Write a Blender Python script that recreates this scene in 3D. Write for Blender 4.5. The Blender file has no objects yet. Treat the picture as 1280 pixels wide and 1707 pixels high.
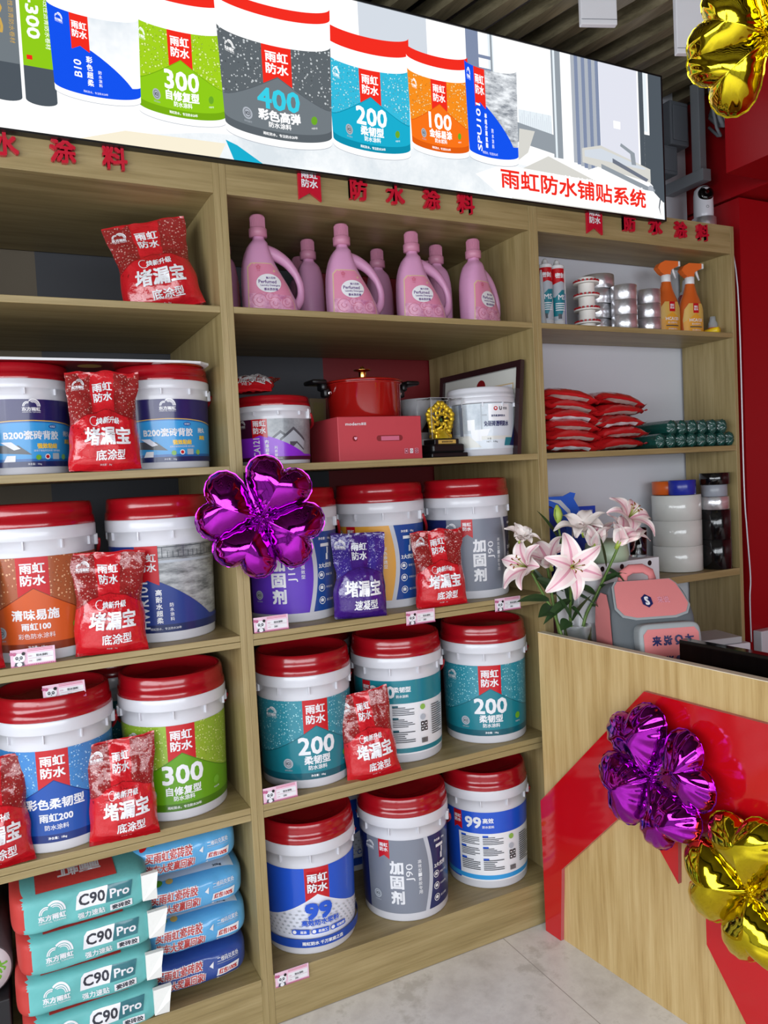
import bpy, bmesh, math, random
from mathutils import Vector, Matrix, noise, geometry
sin, cos, pi, R2 = math.sin, math.cos, math.pi, math.radians
random.seed(7)
SC = bpy.context.scene
COL = SC.collection
# ------------------------------------------------------------------ camera, world, daylight, exposure
CAM = Vector((-0.58373, -2.06237, 1.54363))
RX = Vector((0.8931, -0.44696, -0.05096))
RD = Vector((-0.06708, -0.0203, -0.99754))      # image down
RF = Vector((0.44483, 0.89432, -0.04811))       # forward
FPX = 1282.0
cd = bpy.data.cameras.new('camera')
cd.sensor_fit = 'HORIZONTAL'; cd.sensor_width = 36.0; cd.lens = FPX / 1280 * 36.0
cd.clip_start = 0.02
cam = bpy.data.objects.new('camera', cd); COL.objects.link(cam)
cam.matrix_world = Matrix(((RX.x, -RD.x, -RF.x, CAM.x), (RX.y, -RD.y, -RF.y, CAM.y), (RX.z, -RD.z, -RF.z, CAM.z), (0, 0, 0, 1)))
SC.camera = cam
SC.view_settings.view_transform = 'Standard'
SC.view_settings.look = 'None'
SC.view_settings.gamma = 1.0
SC.view_settings.use_curve_mapping = False
SC.view_settings.exposure = 0.0
wd = bpy.data.worlds.new('daylight_sky'); SC.world = wd; wd.use_nodes = True
bgn = wd.node_tree.nodes['Background']; bgn.inputs[0].default_value = (0.86, 0.93, 1.0, 1); bgn.inputs[1].default_value = 0.5
def area(name, loc, target, sx, sy, power, col=(0.90, 0.95, 1.0)):
    l = bpy.data.lights.new(name, 'AREA'); l.shape = 'RECTANGLE'; l.size = sx; l.size_y = sy; l.energy = power; l.color = col
    o = bpy.data.objects.new(name, l); COL.objects.link(o); o.location = loc
    o.rotation_euler = (Vector(target) - Vector(loc)).to_track_quat('-Z', 'Y').to_euler(); return o
# daylight falling in through the shop-front glass (front) and the glazed entrance (left)
area('daylight_front', (-0.9, -4.5, 1.75), (-0.6, -2.2, 0.0), 4.4, 1.5, 155)
area('daylight_left', (-3.2, -2.0, 1.7), (-0.9, -1.4, 0.0), 3.4, 1.4, 128)

def px_ray(u, v): return RX * ((u - 640) / FPX) + RD * ((v - 853.5) / FPX) + RF
def at_y(u, v, y):
    d = px_ray(u, v); return CAM + d * ((y - CAM.y) / d.y)
def at_x(u, v, x):
    d = px_ray(u, v); return CAM + d * ((x - CAM.x) / d.x)
def at_z(u, v, z):
    d = px_ray(u, v); return CAM + d * ((z - CAM.z) / d.z)
def at_d(u, v, d): return CAM + px_ray(u, v) * d

# ------------------------------------------------------------------ materials
def lin(c):
    if isinstance(c, str):
        c = c.lstrip('#'); c = [int(c[i:i + 2], 16) / 255 for i in (0, 2, 4)]
    return tuple(x / 12.92 if x <= 0.04045 else ((x + 0.055) / 1.055) ** 2.4 for x in c) + (1.0,)
class NT:
    def __init__(s, name):
        s.m = bpy.data.materials.new(name); s.m.use_nodes = True; s.t = s.m.node_tree
        s.b = s.t.nodes['Principled BSDF']; s.out = s.t.nodes['Material Output']
    def n(s, typ, **k):
        x = s.t.nodes.new(typ)
        for a, b in k.items(): setattr(x, a, b)
        return x
    def l(s, a, b): s.t.links.new(a, b)
    def coord(s, scale, which='Object'):
        tc = s.n('ShaderNodeTexCoord'); mp = s.n('ShaderNodeMapping'); mp.inputs['Scale'].default_value = scale
        s.l(tc.outputs[which], mp.inputs[0]); return mp.outputs[0]
    def ramp(s, fac, stops):
        r = s.n('ShaderNodeValToRGB'); e = r.color_ramp.elements
        while len(e) < len(stops): e.new(0.5)
        for i, (p, c) in enumerate(stops): e[i].position = p; e[i].color = lin(c) if len(c) != 4 else c
        s.l(fac, r.inputs[0]); return r.outputs[0]
    def bump(s, h, strength, dist=0.002):
        b = s.n('ShaderNodeBump'); b.inputs['Strength'].default_value = strength; b.inputs['Distance'].default_value = dist
        s.l(h, b.inputs['Height']); s.l(b.outputs[0], s.b.inputs['Normal']); return b
    def noise(s, co, scale, detail=4, rough=0.5):
        n = s.n('ShaderNodeTexNoise'); n.inputs['Scale'].default_value = scale; n.inputs['Detail'].default_value = detail; n.inputs['Roughness'].default_value = rough
        s.l(co, n.inputs['Vector']); return n.outputs[0]
    def emit_from(s, col, st):
        e = s.n('ShaderNodeEmission'); e.inputs[1].default_value = st
        if isinstance(col, tuple): e.inputs[0].default_value = col
        else: s.l(col, e.inputs[0])
        s.l(e.outputs[0], s.out.inputs[0])
def plain(name, c, rough=0.5, metal=0, coat=0, trans=0, ior=1.45, bump=None, spec=0.5, alpha=1, sheen=0, sss=0):
    t = NT(name); b = t.b.inputs
    b['Base Color'].default_value = lin(c); b['Roughness'].default_value = rough; b['Metallic'].default_value = metal
    b['Coat Weight'].default_value = coat; b['Coat Roughness'].default_value = 0.08; b['Transmission Weight'].default_value = trans; b['IOR'].default_value = ior
    b['Specular IOR Level'].default_value = spec; b['Alpha'].default_value = alpha
    if sheen: b['Sheen Weight'].default_value = sheen
    if sss: b['Subsurface Weight'].default_value = sss; b['Subsurface Radius'].default_value = (0.01, 0.006, 0.005)
    if bump:
        co = t.coord((1, 1, 1)); t.bump(t.noise(co, bump[0], 3), bump[1], bump[2] if len(bump) > 2 else 0.002)
    return t.m
def wood(name, axis, c0, c1, c2, rough=0.45):
    t = NT(name); sc = [14, 14, 14]; sc['xyz'.index(axis)] = 0.9
    co = t.coord(tuple(sc)); n1 = t.noise(co, 2.2, 6, 0.62)
    sc2 = [70, 70, 70]; sc2['xyz'.index(axis)] = 2.0
    n2 = t.noise(t.coord(tuple(sc2)), 2.5, 3, 0.6)
    mx = t.n('ShaderNodeMath', operation='MULTIPLY_ADD'); t.l(n2, mx.inputs[0]); mx.inputs[1].default_value = 0.45; t.l(n1, mx.inputs[2])
    c = t.ramp(mx.outputs[0], [(0.45, c2), (0.66, c1), (0.9, c0)])
    t.l(c, t.b.inputs['Base Color']); t.b.inputs['Roughness'].default_value = rough
    t.bump(mx.outputs[0], 0.12, 0.0015); return t.m
def drops(name, base, hi, scale=150, emit=0, rough=0.28, wr=0):
    """printed water-drop pattern"""
    t = NT(name); b0 = lin(base); h0 = lin(hi)
    v = t.n('ShaderNodeTexVoronoi'); v.inputs['Scale'].default_value = scale; v.inputs['Randomness'].default_value = 1
    co = t.coord((1, 1, 1)); t.l(co, v.inputs['Vector'])
    sp = t.n('ShaderNodeSeparateColor'); t.l(v.outputs['Color'], sp.inputs[0])
    rad = t.n('ShaderNodeMath', operation='MULTIPLY_ADD'); t.l(sp.outputs[0], rad.inputs[0]); rad.inputs[1].default_value = 0.42; rad.inputs[2].default_value = 0.15
    dv = t.n('ShaderNodeMath', operation='DIVIDE'); t.l(v.outputs['Distance'], dv.inputs[0]); t.l(rad.outputs[0], dv.inputs[1])
    mid = tuple(0.55 * a + 0.45 * b for a, b in zip(b0, h0)); dk = tuple(0.55 * a for a in b0[:3]) + (1,)
    c = t.ramp(dv.outputs[0], [(0.0, mid), (0.35, h0), (0.62, mid), (0.85, dk), (1.0, b0)])
    if emit: t.emit_from(c, emit)
    else:
        t.l(c, t.b.inputs['Base Color']); t.b.inputs['Roughness'].default_value = rough; t.b.inputs['Coat Weight'].default_value = 0.3
        if wr: t.bump(t.noise(co, 42, 3), wr, 0.006)
    return t.m
def photo(name, c0, c1, scale, emit=0, st=(1, 1, 1)):
    t = NT(name); n = t.noise(t.coord(st), scale, 5, 0.7); c = t.ramp(n, [(0.35, c0), (0.65, c1)])
    if emit: t.emit_from(c, emit)
    else: t.l(c, t.b.inputs['Base Color']); t.b.inputs['Roughness'].default_value = 0.3; t.b.inputs['Coat Weight'].default_value = 0.3
    return t.m
MC = {}
FLAT = dict(white='#dedee2', offw='#d0cfc9', red='#b8121d', dred='#8c1218', black='#141416', ink='#2a2c38', navy='#1c2559', grey='#6c7280', lgrey='#a9afb8', dgrey='#43474e',
    silver='#b9bcc6', teal='#177786', dteal='#0e5564', green='#5b940f', dgreen='#426f0d', bluehouse='#164a9e', bluefoot='#0e2a70', orange='#c2521f', dorange='#7c2f16',
    orange2='#e8731a', yellow='#f0c33a', gold='#caa452', hwr='#22377d', hwrdk='#172657', jp='#5b32b0', jpd='#35185f', jb='#1c468f', jg='#777c89', jy='#d7992f', jbr='#6d3417',
    b99='#1b4fc0', b99d='#1a44a0', navy2='#231c58', sky='#2f93d2', b200='#1d5fa5', lime='#9ad21c', leaf='#6aa52a', pur='#8d2bd0', cyan='#3dc4d8', pinkc='#e4a7bd', pinkd='#c4667f',
    bagred='#bf1a24', bagpur='#3d1c74', c90='#6cb7b6', c90d='#2d6a74', c90r='#b83a37', skyb='#5fa9dd', plum='#431233', roof='#4a4d55', gl='#86b34f', cream='#efe6cf', b10='#1246c4',
    lav='#d9dbe6', lg2='#ccd3dc', curt='#7c88a3', glassb='#dfe8ee', dkwin='#4c545c', tan='#cbb28a', steel='#8f979f', darkred='#7a1015', rose='#cf7f9c', rosed='#b25a80', vio='#5e3a7c', skin='#f7d9cb')
def M(n):
    if n in MC: return MC[n]
    if n == 'd_teal': m = drops(n, '#2b8496', '#a4dce4')
    elif n == 'd_green': m = drops(n, '#86a52c', '#d5e08c')
    elif n == 'd_blue': m = drops(n, '#3a7cbc', '#a5cdf0')
    elif n == 'd_orange': m = drops(n, '#9c5230', '#e0a880', 120)
    elif n == 'd_bag': m = drops(n, '#8a2222', '#d39d94', 165, 0, 0.2, 0.7)
    elif n == 'd_pbag': m = drops(n, '#3b2a85', '#aea6e0', 165, 0, 0.2, 0.7)
    elif n == 'ph_pool': m = photo(n, '#55585c', '#b4b6b8', 14, 0, (1, 1, 4))
    elif n == 'ph_house': m = photo(n, '#5b6066', '#aeb3b8', 7)
    elif n == 'ph_bath': m = photo(n, '#8e9aa6', '#cfd6dd', 5)
    elif n == 'ph_rose': m = photo(n, '#b4668e', '#e6aac6', 34)
    elif n in ('bagred', 'dred', 'bagpur', 'jpd'): m = plain('foil_ink_' + n, FLAT[n], 0.2, coat=0.6, bump=(42, 0.7, 0.006))
    else: m = plain('ink_' + n, FLAT[n], 0.3, coat=0.25)
    MC[n] = m; return m
EC = {}
EMIT = 1.12
def ME(n):
    if n in EC: return EC[n]
    k = 'lit_' + n
    if n == 'd_teal': m = drops(k, '#35b6d6', '#b9ecf6', 130, EMIT)
    elif n == 'd_green': m = drops(k, '#9ecb1e', '#e6f59a', 130, EMIT)
    elif n == 'd_grey': m = drops(k, '#5d6469', '#cfd5d8', 110, EMIT)
    elif n == 'd_orange': m = drops(k, '#ef8a1e', '#ffe0a0', 130, EMIT)
    elif n == 'ph_pool': m = photo(k, '#7d838c', '#eef2f6', 22, EMIT, (1, 1, 3))
    elif n == 'ph_bath': m = photo(k, '#cfd9e2', '#ffffff', 3, EMIT)
    elif n == 'tile': m = photo(k, '#d5dde3', '#f2f5f7', 6, EMIT)
    else:
        t = NT(k); t.emit_from(lin({'teal': '#1ba8c8', 'dteal': '#0f8aa8', 'green': '#8bc41a', 'dgreen': '#74a814', 'red': '#ea2c20', 'orange': '#f0701a', 'dorange': '#d85a12',
            'white': '#ffffff', 'greyh': '#6f777d', 'dgreyh': '#596066', 'cyan': '#39c9e0', 'b10': '#1450e6', 'hwr': '#1450e6'}.get(n, FLAT.get(n, '#ffffff'))), EMIT)
        m = t.m
    EC[n] = m; return m
WX = wood('oak_along_x', 'x', '#a08e64', '#8f7d53', '#7a6943')
WY = wood('oak_along_y', 'y', '#a08e64', '#8f7d53', '#7a6943')
WZ = wood('oak_upright', 'z', '#a08e64', '#8f7d53', '#7a6943')
WCN = wood('counter_oak', 'z', '#cbb07c', '#b99b65', '#9e7f4b', 0.38)
SLAT = wood('dark_slat', 'y', '#82785f', '#696049', '#4b4436', 0.4)
PLW = plain('white_plastic', '#cbcbd2', 0.28, coat=0.2)
PLR = plain('red_lid_plastic', '#960c18', 0.22, coat=0.35)
PLRH = plain('red_strap_plastic', '#9c1620', 0.4)
BAGR = plain('red_foil', '#b3161e', 0.2, coat=0.6, bump=(60, 0.5, 0.004))
BAGP = plain('purple_foil', '#36186a', 0.2, coat=0.6, bump=(60, 0.5, 0.004))
FOIL = plain('aluminium_foil', '#dcdce0', 0.3, 0.85, bump=(28, 0.5, 0.005))
DARK = plain('black_plastic', '#101012', 0.35)
BLKG = plain('black_gloss', '#060607', 0.08, coat=0.3)
CHR = plain('chrome', '#d8d8dc', 0.12, 1)
GLS = plain('clear_glass', '#f2f7f7', 0.02, trans=1, ior=1.45)
REDW = plain('red_wall_paint', '#930811', 0.35, bump=(30, 0.03))
WHW = plain('white_wall_paint', '#c4c6cd', 0.7, bump=(50, 0.05))
ACR = plain('red_acrylic', '#bb0b15', 0.1, coat=0.5)
LETR = plain('sign_red_acrylic', '#b8142c', 0.25, coat=0.3)
MAT_W = plain('matt_white', '#d2d2d6', 0.6)
FAB = plain('grey_fabric', '#5d6266', 0.9, bump=(400, 0.3, 0.001))
FABP = plain('pink_fabric', '#d57f7f', 0.85, bump=(350, 0.3, 0.001))
# ------------------------------------------------------------------ geometry collector
def rbox(sx, sy, sz, bev, seg=2):
    bm = bmesh.new(); bmesh.ops.create_cube(bm, size=1); bmesh.ops.scale(bm, vec=(sx, sy, sz), verts=bm.verts)
    if bev: bmesh.ops.bevel(bm, geom=bm.edges[:], offset=bev, segments=seg, affect='EDGES', profile=0.5)
    v = [x.co.copy() for x in bm.verts]; bm.verts.index_update(); f = [[w.index for w in y.verts] for y in bm.faces]; bm.free(); return v, f
class G:
    prn = False
    def __init__(s): s.v = []; s.f = []; s.mi = []; s.sm = []; s.mats = []
    def add(s, vs, fs, mat, smooth=False, X=None):
        o = len(s.v)
        s.v += [tuple(X @ Vector(p)) for p in vs] if X else [tuple(p) for p in vs]
        if mat not in s.mats: s.mats.append(mat)
        k = s.mats.index(mat)
        for f in fs: s.f.append([o + i for i in f]); s.mi.append(k); s.sm.append(smooth)
    def box(s, c, d, mat, bev=0, X=None, smooth=False):
        v, f = rbox(d[0], d[1], d[2], bev); T = Matrix.Translation(c)
        s.add(v, f, mat, smooth, (X @ T) if X else T)
    def bx(s, x0, x1, y0, y1, z0, z1, mat, bev=0): s.box(((x0 + x1) / 2, (y0 + y1) / 2, (z0 + z1) / 2), (abs(x1 - x0), abs(y1 - y0), abs(z1 - z0)), mat, bev)
    def lathe(s, prof, mat, n=56, c=(0, 0, 0), X=None, smooth=True):
        vs = []; fs = []
        for r, z in prof:
            for i in range(n): a = 2 * pi * i / n; vs.append((c[0] + r * cos(a), c[1] + r * sin(a), c[2] + z))
        for j in range(len(prof) - 1):
            for i in range(n): k = (i + 1) % n; fs.append((j * n + i, j * n + k, (j + 1) * n + k, (j + 1) * n + i))
        s.add(vs, fs, mat, smooth, X)
    def tube(s, pts, r, mat, n=8, X=None, flat=1.0, close=False):
        pts = [Vector(p) for p in pts]; m = len(pts); rr = r if isinstance(r, (list, tuple)) else [r] * m
        vs = []; fs = []; up = None
        for i, p in enumerate(pts):
            t = (pts[(i + 1) % m] - pts[i - 1]) if close else (pts[min(i + 1, m - 1)] - pts[max(i - 1, 0)])
            t.normalize()
            if up is None: up = t.orthogonal().normalized()
            up = (up - t * up.dot(t)); up = up.normalized() if up.length > 1e-6 else t.orthogonal().normalized()
            b = t.cross(up)
            for k in range(n): a = 2 * pi * k / n; vs.append(p + up * (cos(a) * rr[i]) + b * (sin(a) * rr[i] * flat))
        for i in range(m if close else m - 1):
            j = (i + 1) % m
            for k in range(n): q = (k + 1) % n; fs.append((i * n + k, i * n + q, j * n + q, j * n + k))
        if not close: fs.append(tuple(range(n - 1, -1, -1))); fs.append(tuple(range((m - 1) * n, m * n)))
        s.add(vs, fs, mat, True, X)
    def grid(s, fn, nu, nv, mat, wrap=False, smooth=True, X=None):
        vs = []; fs = []; w = nu if wrap else nu + 1
        for j in range(nv + 1):
            for i in range(w): vs.append(fn(i / nu, j / nv))
        for j in range(nv):
            for i in range(nu): k = (i + 1) % w if wrap else i + 1; fs.append((j * w + i, j * w + k, (j + 1) * w + k, (j + 1) * w + i))
        s.add(vs, fs, mat, smooth, X)
    def prism(s, poly, fn0, fn1, mat, side=None):
        n = len(poly); vs = [fn0(*p) for p in poly] + [fn1(*p) for p in poly]
        s.add(vs, [tuple(range(n)), tuple(range(2 * n - 1, n - 1, -1))], mat)
        s.add(vs, [(i, (i + 1) % n, n + (i + 1) % n, n + i) for i in range(n)], side or mat)
    def build(s, name, parent=None, loc=None, rz=0):
        me = bpy.data.meshes.new(name); me.from_pydata(s.v, [], s.f)
        for m in s.mats: me.materials.append(m)
        me.polygons.foreach_set('material_index', s.mi); me.polygons.foreach_set('use_smooth', s.sm); me.update()
        o = bpy.data.objects.new(name, me); COL.objects.link(o)
        if s.prn: o.shadow_terminator_geometry_offset = 0.0; o.shadow_terminator_shading_offset = 0.0
        if parent: o.parent = parent
        if loc is not None: o.location = loc
        if rz: o.rotation_euler.z = rz
        return o
def tag(o, label, cat, group=None):
    o['label'] = label; o['category'] = cat
    if group: o['group'] = group
    return o
def thing(name, label, cat, loc=(0, 0, 0), rz=0, group=None, rot=None):
    o = bpy.data.objects.new(name, None); COL.objects.link(o); o.location = loc; o.rotation_euler = rot or (0, 0, rz)
    o.empty_display_size = 0.05
    return tag(o, label, cat, group)
def struct(name, g): o = g.build(name); o['kind'] = 'structure'; return o
def dup(root, loc, rz=0, label=None, group=None, scale=None, rot=None):
    r = root.copy(); COL.objects.link(r); r.location = loc; r.rotation_euler = rot or (0, 0, rz)
    if label: r['label'] = label
    if group: r['group'] = group
    if scale: r.scale = scale
    for ch in list(root.children):
        c = ch.copy(); COL.objects.link(c); c.parent = r
        for g in list(ch.children):
            d = g.copy(); COL.objects.link(d); d.parent = c
    return r
# ------------------------------------------------------------------ printed artwork: flat shapes and lettering mapped on any surface
TC = {}
def tmesh(st):
    if st in TC: return TC[st]
    c = bpy.data.curves.new('lettering', 'FONT'); c.body = st; c.size = 1; c.fill_mode = 'FRONT'; c.resolution_u = 2
    o = bpy.data.objects.new('lettering', c); COL.objects.link(o)
    dg = bpy.context.evaluated_depsgraph_get(); e = o.evaluated_get(dg); m = e.to_mesh()
    v = [(p.co.x, p.co.y) for p in m.vertices]; f = [tuple(p.vertices) for p in m.polygons]
    e.to_mesh_clear(); bpy.data.objects.remove(o); bpy.data.curves.remove(c)
    TC[st] = (v, f); return v, f
class Art:
    def __init__(s): s.it = []
    def raw(s, v, f, mat, dl=1.0): s.it.append((v, f, mat, dl)); return s
    def poly(s, pts, mat):
        pts = list(pts)
        return s.raw(pts, [tuple(range(len(pts)))] if len(pts) < 5 else [tuple(t) for t in geometry.tessellate_polygon([[Vector((p[0], p[1], 0)) for p in pts]])], mat)
    def rect(s, x0, y0, x1, y1, mat): return s.poly([(x0, y0), (x1, y0), (x1, y1), (x0, y1)], mat)
    def circ(s, x, y, r, mat, n=28, ry=None): return s.poly([(x + r * cos(2 * pi * i / n), y + (ry or r) * sin(2 * pi * i / n)) for i in range(n)], mat)
    def arc(s, x, y, r0, r1, a0, a1, mat, n=20, ky=1):
        v = []; f = []
        for i in range(n + 1):
            a = R2(a0 + (a1 - a0) * i / n); v += [(x + r0 * cos(a), y + ky * r0 * sin(a)), (x + r1 * cos(a), y + ky * r1 * sin(a))]
            if i: f.append((2 * i - 2, 2 * i - 1, 2 * i + 1, 2 * i))
        return s.raw(v, f, mat)
    def text(s, st, x, y, h, mat, bold=0, w=None, rot=0, shear=0, al='c', mir=False):
        v, f = tmesh(st)
        if not v: return s
        x0 = min(p[0] for p in v); x1 = max(p[0] for p in v); y0 = min(p[1] for p in v); y1 = max(p[1] for p in v)
        ky = h / (y1 - y0); kx = (w / (x1 - x0)) if w else ky
        ox = {'c': (x0 + x1) / 2, 'l': x0, 'r': x1}[al]; oy = (y0 + y1) / 2; c, q = cos(R2(rot)), sin(R2(rot)); b = bold * h
        for q_, (dx, dy) in enumerate([(0, 0)] if not bold else [(-b, -b), (b, -b), (b, b), (-b, b)]):
            V = []
            for px, py in v:
                X = (px - ox) * kx + dx; Y = (py - oy) * ky + dy; X += shear * Y
                if mir: X = -X
                V.append((x + X * c - Y * q, y + X * q + Y * c))
            s.raw(V, f, mat, 1.0 if q_ == 0 else 0.3)
        return s
    def vtext(s, st, x, ytop, em, mat, bold=0, gap=1.12):
        for i, ch in enumerate(st): s.text(ch, x, ytop - em * (0.5 + i * gap), em * 0.92, mat, bold, w=em * 0.92)
        return s
    def logo(s, x, y, w, mat='white', bold=0.03):
        s.text('雨虹', x, y + w * 0.27, w * 0.46, mat, bold, w=w); return s.text('防水', x, y - w * 0.27, w * 0.46, mat, bold, w=w)
    def arch(s, x, y, w, mat='white'):
        for k, (r0, r1) in enumerate(((0.50, 0.41), (0.38, 0.32), (0.29, 0.25))): s.arc(x + w * 0.12, y, r0 * w * 0.8, r1 * w * 0.8, 0, 130 - 8 * k, mat, 14, 1.15)
        for r0, r1 in ((0.34, 0.28), (0.25, 0.2)): s.arc(x - w * 0.2, y, r0 * w * 0.8, r1 * w * 0.8, 70, 180, mat, 10, 1.1)
        return s
    def brand(s, x, y, w, mat='white'):
        s.arch(x, y + w * 0.1, w, mat); s.text('东方雨虹', x, y - w * 0.06, w * 0.22, mat, 0.04, w=w); return s.text('ORIENTAL YUHONG', x, y - w * 0.24, w * 0.07, mat, 0, w=w)
    def ici(s, x, y, r, mat='lgrey'):
        s.circ(x, y, r, mat); s.arc(x, y, r * 0.62, r * 0.7, 0, 360, 'dgrey', 24); s.text('ICI', x, y, r * 0.5, 'dgrey', 0.06, w=r * 0.8); return s.text('绿色建材', x, y - r * 1.35, r * 0.35, mat, 0, w=r * 1.6)
    def lines(s, x0, y0, x1, y1, n, mat, seed=1, fill=0.45):
        rr = random.Random(seed); dy = (y1 - y0) / n
        for i in range(n):
            xe = x1 - (x1 - x0) * (0.5 * rr.random() if rr.random() < 0.35 else 0.02); s.rect(x0, y1 - (i + fill) * dy, xe, y1 - i * dy, mat)
        return s
    def emit(s, g, mp, du, dv=None, off=0.0006, dz=0.00006, mm=M, layer0=0):
        L = layer0
        for v, f, mat, dl in s.it:
            L += dl
            bm = bmesh.new(); bv = [bm.verts.new((p[0], p[1], 0)) for p in v]
            for t in f:
                try: bm.faces.new([bv[i] for i in t])
                except ValueError: pass
            for ax, d in ((0, du), (1, dv)):
                if not d: continue
                lo = min(p[ax] for p in v); hi = max(p[ax] for p in v); no = (1, 0, 0) if ax == 0 else (0, 1, 0)
                for k in range(math.floor(lo / d) + 1, math.ceil(hi / d)):
                    bmesh.ops.bisect_plane(bm, geom=bm.verts[:] + bm.edges[:] + bm.faces[:], dist=1e-7, plane_co=(k * d, 0, 0) if ax == 0 else (0, k * d, 0), plane_no=no)
            bm.verts.index_update(); o = off + dz * L
            g.add([mp(p.co.x, p.co.y, o) for p in bm.verts], [[q.index for q in t.verts] for t in bm.faces], mm(mat) if isinstance(mat, str) else mat, True)
            bm.free()
        g.prn = True; return g
# ------------------------------------------------------------------ the room
g = G(); 
tile = NT('floor_tile'); co = tile.coord((1, 1, 1)); n1 = tile.noise(co, 3.5, 8, 0.65); n2 = tile.noise(co, 14, 6, 0.7)
mx = tile.n('ShaderNodeMath', operation='MULTIPLY_ADD'); tile.l(n2, mx.inputs[0]); mx.inputs[1].default_value = 0.4; tile.l(n1, mx.inputs[2])
c = tile.ramp(mx.outputs[0], [(0.45, '#bdb9b4'), (0.62, '#cfccc8'), (0.78, '#dcdad6'), (0.9, '#c3c0ba')])
br = tile.n('ShaderNodeTexBrick'); br.offset = 0; br.inputs['Scale'].default_value = 1; br.inputs['Mortar Size'].default_value = 0.0015; br.inputs['Brick Width'].default_value = 0.8; br.inputs['Row Height'].default_value = 0.8
br.inputs['Mortar'].default_value = lin('#a09c97'); tile.l(tile.coord((1, 1, 1)), br.inputs['Vector']); tile.l(c, br.inputs['Color1']); tile.l(c, br.inputs['Color2'])
tile.l(br.outputs[0], tile.b.inputs['Base Color']); tile.b.inputs['Roughness'].default_value = 0.28
g.bx(-3.5, 2.7, -5, 0.9, -0.06, 0, tile.m); struct('floor', g)
CEILD = plain('dark_ceiling_paint', '#0b0b0d', 0.9)
g = G(); g.bx(-3.5, 2.7, -5, 0.9, 3.3, 3.36, CEILD); struct('ceiling', g)
X13 = R2(13)
for k in range(-24, 26):
    x = 0.906 + 0.146 * k; g = G()
    ys, ye = -4.6, 0.66
    def pt(d, y, z): yy = y; return (d - (yy - 0.07) * math.tan(X13), yy, z)
    x0 = x; x1 = x + 0.054
    lo = [pt(a, b, 0) for a, b in ((x0, ys), (x1, ys), (x1, ye), (x0, ye))]
    if max(p[0] for p in lo) < -3.3 or min(p[0] for p in lo) > 2.6: continue
    vs = [(max(-3.38, min(2.58, p[0])), p[1], zz) for zz in (3.0, 3.06) for p in lo]
    g.add(vs, [(3, 2, 1, 0), (4, 5, 6, 7), (0, 1, 5, 4), (1, 2, 6, 5), (2, 3, 7, 6), (3, 0, 4, 7)], SLAT)
    struct('trim_%d' % (k + 25), g)
# back wall: painted zones behind the open-backed shelves
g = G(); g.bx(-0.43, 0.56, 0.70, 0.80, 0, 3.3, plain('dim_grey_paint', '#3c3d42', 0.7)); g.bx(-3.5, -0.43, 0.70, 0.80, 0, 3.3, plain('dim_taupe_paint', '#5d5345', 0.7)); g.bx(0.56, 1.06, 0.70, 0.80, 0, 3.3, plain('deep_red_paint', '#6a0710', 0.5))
struct('wall_back', g)
g = G(); g.bx(1.065, 2.05, 0.262, 0.70, 0, 3.3, WHW); struct('wall_alcove', g)
g = G(); g.bx(2.6, 2.7, -5, 0.9, 0, 3.3, REDW); struct('wall_right', g)
g = G(); g.bx(2.06, 2.6, 0.02, 0.70, 0, 2.55, REDW); struct('wall_pier', g)
g = G(); g.bx(1.82, 2.6, -4.6, -0.12, 2.56, 3.0, REDW); g.bx(2.06, 2.6, -0.12, 0.7, 2.56, 3.0, REDW); struct('wall_beam', g)
DWL = plain('taupe_wall_paint', '#6f655a', 0.7)
# shop front: low sill, posts and glass
FR = plain('window_frame_metal', '#3b3e44', 0.4, 0.6)
g = G(); g.bx(-3.5, 2.7, -4.75, -4.62, 0, 0.18, WHW); g.bx(-3.5, 2.7, -4.75, -4.62, 2.5, 3.3, DWL); g.bx(1.5, 2.7, -4.75, -4.62, 0.18, 2.5, DWL); struct('wall_front', g)
def window(n, x0, x1, y0, y1, z0, z1, cuts):
    g = G(); ax = abs(x1 - x0) > abs(y1 - y0); w = 0.05
    for c in [0] + cuts + [1]:
        if ax: X = x0 + (x1 - x0) * c; g.bx(X - w / 2, X + w / 2, y0, y1, z0, z1, FR)
        else: Y = y0 + (y1 - y0) * c; g.bx(x0, x1, Y - w / 2, Y + w / 2, z0, z1, FR)
    for z in (z0, z1 - w): g.bx(x0, x1, y0, y1, z, z + w, FR)
    o = struct('window_%d' % n, g); p = G()
    if ax: p.bx(x0, x1, (y0 + y1) / 2 - 0.004, (y0 + y1) / 2 + 0.004, z0, z1, GLS)
    else: p.bx((x0 + x1) / 2 - 0.004, (x0 + x1) / 2 + 0.004, y0, y1, z0, z1, GLS)
    return o
window(1, -3.2, 1.45, -4.72, -4.66, 0.2, 2.48, [0.25, 0.5, 0.75])
window(2, -3.42, -3.36, -3.9, -0.3, 0.1, 2.4, [0.33, 0.66])
g = G(); g.bx(-3.5, -3.36, -4.75, -3.95, 0, 3.3, DWL); g.bx(-3.5, -3.36, -0.25, 0.9, 0, 3.3, DWL); g.bx(-3.5, -3.36, -3.95, -0.25, 2.42, 3.3, DWL); struct('wall_left', g)

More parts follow.
